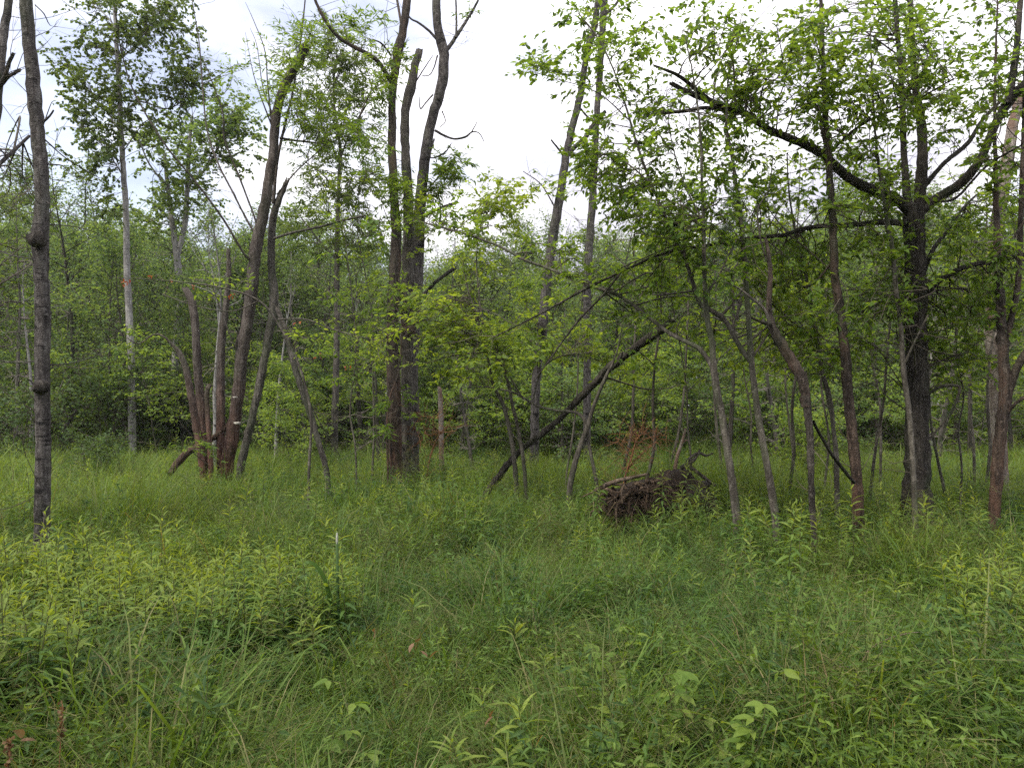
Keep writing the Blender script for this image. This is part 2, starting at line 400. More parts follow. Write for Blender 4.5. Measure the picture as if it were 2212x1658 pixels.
# ------------------------------------------------------------------ background trees: kinds
def rand_dir_h(az, el): return np.array((math.cos(az) * math.cos(el), math.sin(az) * math.cos(el), math.sin(el)))

def grow_path(start, d, L, n, droop=0.0, wob=0.25):
    p = [np.array(start, float)]; d = unit(np.array(d, float)); st = L / n
    for i in range(n):
        d = unit(d + rng.standard_normal(3) * wob * 0.5 + np.array((0, 0, droop)))
        p.append(p[-1] + d * st)
    return np.array(p)

def make_kind(name, H, cb, cr_, nprim, nsec, nleaf, leaf, tpl, bark, lmat, r0=0.09, el=(0.2, 0.9), droop=0.03, spread=0.13,
              profile='round', stems=1, layered=False, dead=0, label='', cat='tree', lean=0.04):
    tr, lv, dd = Acc(), Acc(), Acc()
    P_, D_ = [], []
    for s in range(stems):
        a0 = random.uniform(0, 6.28); off = 0 if stems == 1 else 0.12
        base = np.array((math.cos(a0) * off, math.sin(a0) * off, -0.15))
        n = 10
        ln = lean if stems == 1 else 0.28
        pts = [base]; d = unit(np.array((math.cos(a0) * ln, math.sin(a0) * ln, 1)))
        Hs = H * random.uniform(0.8, 1) if stems > 1 else H
        for i in range(n):
            d = unit(d + rng.standard_normal(3) * 0.05 + np.array((0, 0, 0.04)))
            pts.append(pts[-1] + d * (Hs + 0.15) / n)
        pts = spline(pts, 0.4)
        tt = np.linspace(0, 1, len(pts))
        rad = r0 * (1 - 0.93 * tt ** 0.9) * (1 + 0.5 * np.exp(-tt * 25))
        tube(tr, pts, rad, 8 if r0 > 0.05 else 5, rough=0.12, seed=random.random())
        for i in range(max(1, nprim // stems)):
            h = cb + (0.97 - cb) * ((i + random.random()) / max(1, nprim // stems)) ** 0.9
            k = min(len(pts) - 1, int(h * (len(pts) - 1)))
            u = (h - cb) / (1 - cb)
            if profile == 'round': L = cr_ * (0.45 + 0.75 * math.sin(math.pi * min(1, 0.15 + 0.8 * u)) - 0.35 * u)
            elif profile == 'cone': L = cr_ * (1.05 - u) + 0.1
            else: L = cr_ * (1 - 0.6 * u)
            L *= random.uniform(0.6, 1.15)
            az = i * 2.4 + random.uniform(-.6, .6)
            e = random.uniform(*el) + 0.4 * u * (profile != 'cone')
            bp = grow_path(pts[k], rand_dir_h(az, e), L, 5, droop, 0.22)
            tube(tr, bp, rad[k] * 0.5 * np.linspace(1, 0.12, 6) + 0.003, 4, cap=False)
            for j in range(nsec):
                q = random.uniform(0.3, 1.0)
                bi = q * 5; i0 = min(4, int(bi)); s0 = bp[i0] * (1 - bi + i0) + bp[i0 + 1] * (bi - i0)
                dv = unit(bp[i0 + 1] - bp[i0])
                sd_ = rng.standard_normal(3) * (0.75, 0.75, 0.15 if layered else 0.5)
                sl = L * random.uniform(0.22, 0.5)
                sp = grow_path(s0, dv * 0.7 + sd_, sl, 3, -0.02 if layered else 0.02, 0.25)
                tube(tr, sp, np.linspace(0.008, 0.003, 4) * (1 + 0.5 * r0 / 0.09), 3, cap=False)
                m_ = max(3, int(nleaf * random.uniform(0.6, 1.3))) if nleaf else 0
                w_ = rng.random(m_) * 3; i1 = np.minimum(2, w_.astype(int)); fr_ = (w_ - i1)[:, None]
                pp = sp[i1] * (1 - fr_) + sp[i1 + 1] * fr_
                pp = pp + rng.standard_normal((m_, 3)) * spread * np.array((1, 1, 0.35 if layered else 0.8))
                dr = rng.standard_normal((m_, 3)) * (1, 1, 0.4) + unit(sp[-1] - sp[0]) * 0.6 + np.array((0, 0, -0.35))
                P_.append(pp); D_.append(dr)
        for i in range(dead):
            h = random.uniform(0.12, cb + 0.35); k = int(h * (len(pts) - 1))
            bp = grow_path(pts[k], rand_dir_h(random.uniform(0, 6.28), random.uniform(-.2, .3)), cr_ * random.uniform(0.3, 0.9), 4, -0.04, 0.3)
            tube(dd, bp, np.linspace(0.012, 0.004, 5), 3, cap=False)
            for j in range(3):
                k2 = random.randint(1, 3)
                sp = grow_path(bp[k2], unit(bp[k2 + 1] - bp[k2]) + rng.standard_normal(3) * 0.6, cr_ * 0.3, 2, -0.05, 0.4)
                tube(dd, sp, np.linspace(0.006, 0.003, 3), 3, cap=False)
    if P_:
        P_ = np.vstack(P_); D_ = np.vstack(D_)
        add_leaves(lv, P_, D_, leaf * (0.65 + 0.6 * rng.random(len(P_))), tpl, 0.45 if layered else 0.7)
    meshes = [('trunk', tr.mesh(name + '_trunk', M[bark]))]
    if lv.n: meshes.append(('crown', lv.mesh(name + '_crown', M[lmat])))
    if dd.n: meshes.append(('dead_branches', dd.mesh(name + '_dead', M['dead_twig'])))
    return dict(name=name, H=H, parts=meshes, label=label, cat=cat)

K = {}
for i in range(3):
    K['tall%d' % i] = make_kind('broadleaf_tree', 10, 0.22 + 0.08 * i, 2.3, 34, 6, 22, 0.115, 'rhomb', 'pale_bark' if i == 1 else 'grey_bark', 'leaf_back', 0.10, dead=12, label='tall slender broadleaf tree')
for i in range(3):
    K['young%d' % i] = make_kind('young_tree', 6, 0.10, 1.7, 30, 6, 22, 0.105, 'rhomb', 'sapling_bark', ['leaf_back', 'leaf', 'leaf_deep'][i], 0.05, label='young bushy broadleaf tree')
for i in range(3):
    K['sap%d' % i] = make_kind('understory_sapling', 3.4, 0.25, 1.6, 22, 5, 17, 0.10, 'ovate', 'sapling_bark', ['leaf_mid', 'leaf_mid', 'leaf_back'][i], 0.022,
                               el=(-0.05, 0.4), droop=0.0, spread=0.10, layered=True, profile='flat', label='slim sapling with layered pale green leaves', lean=0.15)
for i in range(3):
    K['bush%d' % i] = make_kind('shrub', 1.9, 0.08, 0.9, 34, 5, 20, 0.075, 'rhomb', 'twig', ['leaf_mid', 'leaf_back', 'leaf_deep'][i], 0.015,
                                stems=5, spread=0.10, label='leafy shrub', cat='shrub')
for i in range(2):
    K['hem%d' % i] = make_kind('conifer_tree', 9.5, 0.30, 1.9, 60, 7, 30, 0.10, 'slim', 'dark_bark', 'needle', 0.10, el=(-0.2, 0.15), droop=-0.02, spread=0.12,
                               profile='cone', dead=30, label='dark conifer with dead lower branches')
K['pole0'] = make_kind('thin_tree', 8, 0.55, 1.2, 16, 4, 18, 0.08, 'rhomb', 'dark_bark', 'leaf_back', 0.085, dead=26, label='thin bare trunked tree')
K['pole2'] = make_kind('dead_tree', 8, 0.5, 0.8, 10, 2, 0, 0.08, 'rhomb', 'grey_bark', 'leaf_back', 0.075, dead=60, label='thin dead tree with bare twigs')
K['pole1'] = make_kind('thin_tree', 8, 0.6, 1.1, 14, 4, 18, 0.08, 'rhomb', 'pale_bark', 'leaf_back', 0.075, dead=16, label='thin pale trunked tree')

def place(kind, x, y, s, label, group, sxy=1.0):
    k = K[kind]
    e = empty(k['name'], (x, y, ground_z(x, y)), label, k['cat'], group, random.uniform(0, 6.28))
    e.scale = (s * sxy, s * sxy, s)
    for nm, me in k['parts']:
        link(nm, me, e, stuff=(nm == 'dead_branches'))
    return e

def region(X):
    for lim, ph in ((180, 'behind the tall grey trunk with the burl'), (600, 'behind the clump of red brown stems'), (800, 'behind the slim upright tree'),
                    (1000, 'behind the central trio of trunks'), (1330, 'behind the leaning log'), (1700, 'behind the upturned roots'), (1900, 'behind the peeling trunk')):
        if X < lim: return ph
    return 'behind the thick dark tree'

def topY(X):
    """height of the tree line in the photo"""
    xs = [-400, 100, 300, 640, 760, 930, 1050, 1220, 1330, 1500, 1750, 1900, 2212, 2700]
    ys = [400, 430, 445, 470, 480, 520, 500, 530, 470, 455, 430, 440, 425, 400]
    return np.interp(X, xs, ys)

def spots(n, D0, D1, margin=1.3, sep=1.0, avoid=None):
    out_ = []; tries = 0
    while len(out_) < n and tries < n * 40:
        tries += 1
        D = math.sqrt(random.uniform(D0 ** 2, D1 ** 2)); X = random.uniform(1106 - 1106 * margin, 1106 + 1106 * margin)
        x = (X - 1106) / F * D
        if avoid and avoid(X, D): continue
        if all((x - a) ** 2 + (D - b) ** 2 > sep * sep for a, b, _ in out_): out_.append((x, D, X))
    return out_

for x, D, X in spots(120, 26, 46, sep=1.6):
    kd = random.choice(['tall0', 'tall1', 'tall2', 'tall0', 'tall2'])
    if X > 1300 and random.random() < 0.40: kd = random.choice(['hem0', 'hem1'])
    H = CAM_H + (875 - topY(X) - random.triangular(-90, 190, 10)) / F * D
    side = 'beyond the back of the clearing'
    place(kd, x, D, H / K[kd]['H'], K[kd]['label'] + ' far ' + region(X), 'tall trees in the wood beyond the clearing', max(1, 1.05 * K[kd]['H'] / H))
for x, D, X in spots(84, 21, 30, sep=1.3):
    kd = random.choice(['young0', 'young1', 'young2', 'young0'])
    H = CAM_H + (875 - topY(X) - random.uniform(60, 260)) / F * D
    place(kd, x, D, H / 6, K[kd]['label'] + ' ' + region(X), 'young trees along the back of the clearing')
for x, D, X in spots(110, 15.5, 32, sep=0.9):
    kd = random.choice(['pole0', 'pole1', 'pole0', 'pole2'])
    H = CAM_H + (875 - topY(X) + random.uniform(-150, 90)) / F * D
    place(kd, x, D, H / 8, K[kd]['label'] + ' among bushes ' + region(X), 'thin trees among the bushes')
for x, D, X in spots(100, 19.5, 27, sep=0.9):
    kd = random.choice(['bush0', 'bush1', 'bush2', 'bush1'])
    if X < 800 and random.random() < 0.5: kd = 'bush2'
    place(kd, x, D, random.uniform(0.8, 1.5), {'bush0': 'light green', 'bush1': 'mid green', 'bush2': 'dark green'}[kd] + ' leafy shrub ' + region(X), 'shrubs at the edge of the meadow')
def av(X, D):
    if X < 640: return D < 19
    if 1120 < X < 1320 or 760 < X < 960: return D < 17
    if X > 1380: return D < 17
    return False
for x, D, X in spots(84, 13, 25, sep=1.0, avoid=av):
    kd = random.choice(['sap0', 'sap1', 'sap2'])
    place(kd, x, D, random.uniform(0.55, 1.0) * (1 + 0.02 * (D - 13)), ('slim sapling with layered darker leaves ' if kd == 'sap2' else 'slim sapling with layered pale green leaves ') + region(X), 'understory saplings')

# unseen wood edge inferred behind the camera: trees added to shade the near grass
for x, y, kd, sc_ in ((-5.5, -7.5, 'tall0', .9), (-1.8, -5.2, 'tall1', .85), (-3.6, -2.6, 'young0', 1.15), (2.6, -6.0, 'tall2', 1.0), (0.6, -3.0, 'young1', 1.1), (4.6, -3.2, 'tall0', .85), (6.8, -6.5, 'tall1', 1.0), (3.9, -0.6, 'young2', 1.0), (-8.0, -3.5, 'young0', 1.3), (-3.2, -0.8, 'young2', 1.0), (1.6, -1.9, 'young0', 1.0), (-1.2, -2.2, 'young2', 1.2)):
    place(kd, x, y, sc_, K[kd]['label'] + ' at the unseen wood edge behind the viewer, added for shade', 'unseen shade trees behind the viewer')

# the far wood: nobody could count it
def scatter(name, meshes, pts, rotz, scale, idx, tilt=None, kind='stuff'):
    """one object of points on which geometry nodes put copies of MESHES"""
    col = bpy.data.collections.new(name + '_sources')
    for i, me in enumerate(meshes):
        o = bpy.data.objects.new('%s_source_%02d' % (name, i), me); col.objects.link(o)
    me = bpy.data.meshes.new(name)
    me.vertices.add(len(pts)); me.vertices.foreach_set('co', np.asarray(pts, np.float32).ravel())
    rot = np.zeros((len(pts), 3), np.float32)
    if tilt is not None: rot[:, :2] = tilt
    rot[:, 2] = rotz
    a = me.attributes.new('rot', 'FLOAT_VECTOR', 'POINT'); a.data.foreach_set('vector', rot.ravel())
    a = me.attributes.new('scl', 'FLOAT', 'POINT'); a.data.foreach_set('value', np.asarray(scale, np.float32))
    a = me.attributes.new('idx', 'INT', 'POINT'); a.data.foreach_set('value', np.asarray(idx, np.int32))
    me.update()
    o = bpy.data.objects.new(name, me); COL.objects.link(o)
    g = bpy.data.node_groups.new(name + '_nodes', 'GeometryNodeTree')
    g.interface.new_socket('Geometry', in_out='INPUT', socket_type='NodeSocketGeometry')
    g.interface.new_socket('Geometry', in_out='OUTPUT', socket_type='NodeSocketGeometry')
    gi = g.nodes.new('NodeGroupInput'); go = g.nodes.new('NodeGroupOutput')
    ci = g.nodes.new('GeometryNodeCollectionInfo'); ci.inputs['Collection'].default_value = col
    ci.inputs['Separate Children'].default_value = True; ci.inputs['Reset Children'].default_value = True
    ip = g.nodes.new('GeometryNodeInstanceOnPoints'); ip.inputs['Pick Instance'].default_value = True
    def attr(nm, ty):
        n = g.nodes.new('GeometryNodeInputNamedAttribute'); n.data_type = ty; n.inputs['Name'].default_value = nm; return n.outputs['Attribute']
    er = g.nodes.new('FunctionNodeEulerToRotation')
    L = g.links.new
    L(gi.outputs[0], ip.inputs['Points']); L(ci.outputs[0], ip.inputs['Instance']); L(attr('idx', 'INT'), ip.inputs['Instance Index'])
    L(attr('rot', 'FLOAT_VECTOR'), er.inputs[0]); L(er.outputs[0], ip.inputs['Rotation']); L(attr('scl', 'FLOAT'), ip.inputs['Scale'])
    L(ip.outputs[0], go.inputs[0])
    md = o.modifiers.new('scatter', 'NODES'); md.node_group = g
    if kind: o['kind'] = kind
    return o

far = spots(340, 46, 90, 1.5, 1.8)
ms = []
for kd in ('tall0', 'tall1', 'tall2', 'hem0', 'young0'):
    for nm, me in K[kd]['parts'][:2]: ms.append(me)
P_, S_, I_, Z_ = [], [], [], []
for x, D, X in far:
    ki = random.randint(0, 4)
    H = CAM_H + (875 - topY(X) - random.uniform(30, 210)) / F * D
    Hk = 9.5 if ki == 3 else (6 if ki == 4 else 10)
    z = random.uniform(0, 6.28)
    for q in (0, 1):
        P_.append((x, D, 0)); S_.append(H / Hk); I_.append(ki * 2 + q); Z_.append(z)
scatter('far_wood', ms, P_, Z_, S_, I_)

# ------------------------------------------------------------------ the traced trees
LEAFPART_MESH = {}
def leaf_mesh(tpl, mat):
    key = (tpl, mat)
    if key not in LEAFPART_MESH:
        a = Acc(); T, Fc = TPL[tpl]; a.add(T, Fc, None, 0.0)
        LEAFPART_MESH[key] = a.mesh('leaf', M[mat])
    return LEAFPART_MESH[key]

def leaf_objects(parent, org, P, D, size, tpl, mat, nrm_jit=0.4):
    me = leaf_mesh(tpl, mat)
    s, d, n = leaf_frames(np.asarray(D, float), nrm_jit)
    for i in range(len(P)):
        o = bpy.data.objects.new('leaf', me); COL.objects.link(o); o.parent = parent
        q = P[i] - org; k = float(size[i])
        o.matrix_local = Matrix(((s[i][0] * k, d[i][0] * k, n[i][0] * k, q[0]), (s[i][1] * k, d[i][1] * k, n[i][1] * k, q[1]),
                                 (s[i][2] * k, d[i][2] * k, n[i][2] * k, q[2]), (0, 0, 0, 1)))

def in_view(P):
    x = P[:, 0] / P[:, 1] * F + 1106; dz = (P[:, 2] - CAM_H) / P[:, 1]
    y = 829 - F * (dz - math.tan(PITCH)) / (1 + dz * math.tan(PITCH))
    return (x > 0) & (x < 2212) & (y > 0) & (y < 1658)

def traced(name, label, D, limbs, bark='grey_bark', cat='tree', group=None, masses=(), lmat='leaf', leaf=0.08, tpl='ovate', leafn=0,
           twigs=0, sides=12, rough=0.10, ground=True, twiglen=0.5, twigmat='twig', droop=-0.15, extra=None, layered=False, per=14, wk=0.88):
    """limbs: list of dicts/tuples (part name, [(X, Y, width)...], depth change at the end, options)"""
    first = limbs[0][1]
    b = at(first[0][0], first[0][1], D + (limbs[0][2] if len(limbs[0]) > 4 else 0))
    gz = ground_z(b[0], b[1])
    org = np.array((b[0], b[1], gz if ground else b[2]))
    root = empty(name, tuple(org), label, cat, group)
    skel = []
    for li, lm in enumerate(limbs):
        pn, pts, dD = lm[0], lm[1], lm[2]
        op = lm[3] if len(lm) > 3 else {}
        d0 = op.get('d0', 0.0)
        A = []
        n = len(pts)
        for i, (X, Y, w_) in enumerate(pts):
            dd = D + d0 + dD * i / max(1, n - 1)
            p = at(X, Y, dd); A.append((*p, w_ * wk / 2 / F * dd))
        if ground and op.get('foot', li == 0):
            f0 = A[0]
            dx = (A[0][0] - A[1][0]) / max(0.1, A[1][2] - A[0][2]) * (1.0 if cat == 'log' else 0.6)
            hh = f0[2] - gz
            if hh > 0.15:
                A.insert(0, (f0[0] + dx * hh * 0.5, f0[1], gz + hh * 0.4, f0[3] * 1.05))
                A.insert(0, (f0[0] + dx * (hh + .12), f0[1], gz - 0.12, f0[3] * (1.1 if cat == 'log' else 1.5)))
            else:
                A.insert(0, (f0[0], f0[1], gz - 0.12, f0[3] * 1.3))
        rmean = np.mean([q[3] for q in A])
        S = spline(A, max(0.035, min(0.12, rmean * 1.2)))
        S[:, :3] += rng.standard_normal((len(S), 3)) * rmean * 0.05
        ac = Acc()
        sd = op.get('sides', sides if rmean > 0.03 else (8 if rmean > 0.012 else 5))
        tube(ac, S[:, :3], S[:, 3], sd, rough=op.get('rough', rough), seed=random.random() * 9, ragged=op.get('ragged', 0.0))
        link(pn, ac.mesh(pn, M[op.get('mat', bark)], org), root)
        if not op.get('noleaf'): skel.append(S)
    if skel: SK = np.vstack(skel)
    # foliage and twigs
    tw, lv = Acc(), Acc()
    LP, LD = [], []
    def spray(tgt, side_n=4):
        dist = np.linalg.norm(SK[:, :3] - tgt, axis=1) + 0.4 * np.maximum(0, SK[:, 2] - tgt[2]) + 3 * SK[:, 3]
        cand = np.argsort(dist)[:12]; s0 = SK[random.choice(cand)]
        v = tgt - s0[:3]; L = np.linalg.norm(v)
        m1 = s0[:3] + v * 0.4 + rng.standard_normal(3) * L * 0.10 + np.array((0, 0, 0.08 * L))
        m2 = s0[:3] + v * 0.75 + rng.standard_normal(3) * L * 0.08 + np.array((0, 0, 0.06 * L))
        S = spline([s0[:3], m1, m2, tgt], max(0.06, L / 14))
        r1 = min(s0[3] * 0.6, 0.003 + 0.006 * L)
        tube(tw, S, np.linspace(r1, 0.0018, len(S)), 4 if r1 > 0.006 else 3, cap=False)
        n0 = int(len(S) * 0.4)
        for _ in range(side_n):
            k = random.randint(min(n0, len(S) - 2), len(S) - 2)
            dv = unit(S[k + 1] - S[k])
            q = grow_path(S[k], dv * 0.8 + rng.standard_normal(3) * (0.8, 0.8, 0.2 if layered else 0.5), twiglen * random.uniform(0.4, 1.0), 4, -0.02, 0.3)
            tube(tw, q, np.linspace(0.0028, 0.0012, len(q)), 3, cap=False)
            m = max(2, int(per * random.uniform(0.5, 1.2)))
            t_ = np.sort(rng.random(m)) * 3.999; i0 = t_.astype(int); f = (t_ - i0)[:, None]
            pp = q[i0] * (1 - f) + q[i0 + 1] * f
            sg = np.where(np.arange(m) % 2 == 0, 1, -1)[:, None]
            side = unit(np.cross(q[-1] - q[0], (0, 0, 1)))[None] * sg
            LP.append(pp + rng.standard_normal((m, 3)) * 0.008)
            LD.append(side * 0.8 + unit(q[-1] - q[0])[None] * 0.7 + rng.standard_normal((m, 3)) * 0.3 + np.array((0, 0, droop)))
    for (X, Y, rx, ry, dd, n) in masses:
        for _ in range(n):
            while True:
                ax, ay = random.uniform(-1, 1), random.uniform(-1, 1)
                if ax * ax + ay * ay < 1: break
            dep = D + dd + random.uniform(-1, 1) * min(1.8, rx / F * D * 2.2)
            tgt = at(X + ax * rx, Y + ay * ry, max(2.5, dep))
            spray(tgt)
    for _ in range(twigs):     # bare twigs
        s0 = SK[random.randint(int(len(SK) * 0.15), len(SK) - 1)]
        q = grow_path(s0[:3], rng.standard_normal(3) * (1, 0.8, 0.6) + (0, 0, 0.3), twiglen * random.uniform(0.6, 2.2), 5, 0.0, 0.4)
        tube(tw, q, np.linspace(0.0045, 0.0012, 6), 3, cap=False)
        for _k in range(2):
            k = random.randint(1, 4)
            q2 = grow_path(q[k], unit(q[k + 1] - q[k]) + rng.standard_normal(3) * 0.7, twiglen * 0.6, 3, 0, 0.4)
            tube(tw, q2, np.linspace(0.002, 0.001, 4), 3, cap=False)
    if tw.n: link('twigs', tw.mesh('twigs', M[twigmat], org), root, stuff=True)
    if LP:
        LP = np.vstack(LP); LD = np.vstack(LD)
        sz = leaf * (0.55 + 0.7 * rng.random(len(LP)))
        if leafn:
            score = np.where(in_view(LP), sz / LP[:, 1], 0)
            o_ = np.argsort(-score); a_, b_ = o_[:leafn], o_[leafn:]
            leaf_objects(root, org, LP[a_], LD[a_], sz[a_], tpl, lmat)
            LP, LD, sz = LP[b_], LD[b_], sz[b_]
        add_leaves(lv, LP, LD, sz, tpl, 0.45)
        link('foliage', lv.mesh('foliage', M[lmat], org), root, stuff=True)
    if extra: extra(root, org)
    return root, org

def knob(parent, org, X, Y, D, w_, h_, part, mat, toward=0.05):
    """a burl, knot or wound: a lumpy swelling set into the bark"""
    p = at(X, Y, D); r = w_ / 2 / F * D; rh = h_ / 2 / F * D
    a = Acc(); n1, n2 = 7, 10; v = []
    for i in range(n1 + 1):
        th = math.pi * i / n1
        for j in range(n2):
            ph = 2 * math.pi * j / n2; k = 1 + 0.18 * rng.standard_normal()
            v.append((p[0] + r * k * math.sin(th) * math.cos(ph), p[1] + r * k * math.sin(th) * math.sin(ph), p[2] + rh * math.cos(th)))
    f = [(i * n2 + j, i * n2 + (j + 1) % n2, (i + 1) * n2 + (j + 1) % n2, (i + 1) * n2 + j) for i in range(n1) for j in range(n2)]
    a.add(v, None, f)
    return link(part, a.mesh(part, M[mat], org), parent)

# leftmost leaning aspen, mostly out of the picture
traced('aspen_tree', 'leaning grey tree with broken branch stubs, cut off by the left edge', 7.2,
 [('trunk', [(-70, 1150, 28), (-50, 700, 27), (-20, 350, 25), (-4, 200, 22), (6, 90, 20), (18, 10, 18), (30, -90, 16)], 0.3),
  ('branch', [(-4, 190, 10), (10, 165, 10), (20, 135, 9), (29, 117, 8)], -0.2, dict(ragged=0.03)),
  ('branch', [(0, 188, 9), (20, 165, 8), (40, 153, 8)], -0.1, dict(ragged=0.03)),
  ('branch', [(-30, 375, 11), (0, 353, 10), (30, 325, 9), (64, 293, 7)], 0.4),
  ('branch', [(-20, 300, 4), (20, 345, 3), (60, 400, 2), (120, 470, 1)], 0.3),
 ], bark='aspen_bark', masses=[(20, 420, 80, 70, 1.0, 16), (30, 560, 80, 70, 1, 16), (20, 690, 60, 60, 1, 8)], leaf=0.055, tpl='ovate', twigs=36, twiglen=0.5, lmat='leaf_aspen', per=8)

def aspen_extra(root, org):
    knob(root, org, 79, 516, 6.28, 34, 40, 'burl', 'dark_bark')
    knob(root, org, 88, 836, 6.34, 36, 30, 'knot', 'dark_bark')
traced('aspen_tree', 'tall straight grey aspen trunk with a dark burl halfway up', 6.4,
 [('trunk', [(90, 1150, 35), (93, 1000, 34), (92, 900, 34), (92, 800, 34), (93, 700, 35), (90, 600, 33), (87, 520, 38), (91, 450, 33), (89, 380, 33), (82, 300, 32), (74, 200, 32), (64, 100, 30), (56, 0, 29), (50, -120, 28)], 0.0, dict(sides=16, rough=0.07)),
  ('branch', [(80, 836, 6), (66, 822, 4), (58, 818, 2)], -0.05, dict(noleaf=True)),
  ('branch', [(95, 262, 6), (108, 250, 5), (116, 238, 4)], -0.05, dict(noleaf=True)),
  ('branch', [(92, 275, 3), (110, 225, 2), (118, 218, 1)], 0.2, dict(noleaf=True)),
  ('branch', [(75, 10, 3), (95, 30, 3), (108, 55, 2), (125, 58, 1)], 0.2, dict(noleaf=True)),
  ('branch', [(95, 300, 4), (140, 340, 3), (180, 365, 3), (215, 385, 2)], 0.4, dict(noleaf=True)),
  ('branch', [(98, 355, 4), (135, 358, 3), (150, 375, 2), (175, 388, 1)], 0.1, dict(noleaf=True)),
  ('branch', [(92, 485, 3), (150, 488, 3), (200, 500, 2), (240, 520, 1)], 0.5, dict(noleaf=True)),
  ('branch', [(75, 560, 3), (20, 550, 3), (-20, 530, 2)], 0.5, dict(noleaf=True)),
  ('branch', [(78, 780, 4), (30, 782, 3), (-20, 775, 2)], 0.5, dict(noleaf=True)),
  ('branch', [(100, 790, 4), (160, 783, 3), (215, 765, 2), (265, 740, 1)], 0.6, dict(noleaf=True)),
 ], bark='aspen_bark', twigs=40, twiglen=0.35, extra=aspen_extra, leafn=0)

traced('aspen_tree', 'tall slim pale aspen with small dark leaves, left of the stem clump', 19.5,
 [('trunk', [(286, 945, 19), (284, 860, 17), (284, 780, 17), (278, 660, 16), (274, 560, 15), (272, 450, 14), (267, 380, 13), (262, 280, 12), (256, 160, 11), (250, 60, 9), (246, -40, 8)], 0, dict(rough=0.06)),
  ('branch', [(258, 130, 4), (290, 100, 3), (320, 60, 2), (335, 20, 2)], 0.6),
  ('branch', [(262, 250, 4), (300, 220, 4), (360, 235, 3), (400, 215, 2)], 0.6),
  ('branch', [(266, 380, 4), (240, 340, 3), (200, 290, 3), (165, 270, 2)], -0.4),
  ('branch', [(262, 290, 4), (230, 240, 3), (195, 200, 2)], 0.5),
  ('branch', [(251, 60, 4), (225, 30, 3), (200, 10, 2)], 0.3),
 ], bark='pale_bark', lmat='leaf_aspen', leaf=0.085, tpl='round', per=17, twiglen=0.6, droop=-0.6,
 masses=[(190, 170, 65, 95, 0, 40), (240, 240, 60, 100, 0.3, 36), (320, 100, 80, 90, 0, 44), (390, 60, 70, 60, 0.5, 30), (430, 150, 60, 60, 0, 26),
         (330, 250, 80, 80, 0.5, 34), (190, 330, 60, 80, -.3, 26), (250, 30, 90, 40, 0, 26), (220, 420, 45, 60, 0, 12), (140, 120, 40, 70, -.3, 16), (370, -30, 90, 50, 0, 20)])

traced('birch_tree', 'white barked forked birch standing behind the red brown clump', 23.5,
 [('trunk', [(376, 870, 18), (380, 760, 18), (386, 660, 18), (388, 610, 18), (383, 560, 16), (378, 520, 14), (370, 470, 12), (362, 395, 10), (355, 330, 8)], 0, dict(rough=0.06)),
  ('branch', [(384, 550, 13), (400, 480, 13), (405, 400, 11), (408, 330, 9), (415, 250, 6)], 0.6),
  ('branch', [(405, 400, 8), (440, 370, 6), (465, 330, 5), (480, 290, 3)], 0.6),
  ('branch', [(362, 400, 6), (350, 390, 5), (320, 350, 4), (300, 300, 3)], -0.6),
 ], bark='pale_bark', lmat='leaf_back', leaf=0.10, tpl='round', per=18, twiglen=0.7,
 masses=[(360, 310, 70, 70, 0, 40), (430, 330, 60, 80, 0.4, 40), (470, 230, 60, 70, 0, 34), (510, 260, 55, 60, 0, 26), (400, 430, 90, 60, 0, 30), (540, 330, 50, 50, 0, 14), (320, 470, 80, 40, 0, 20)])

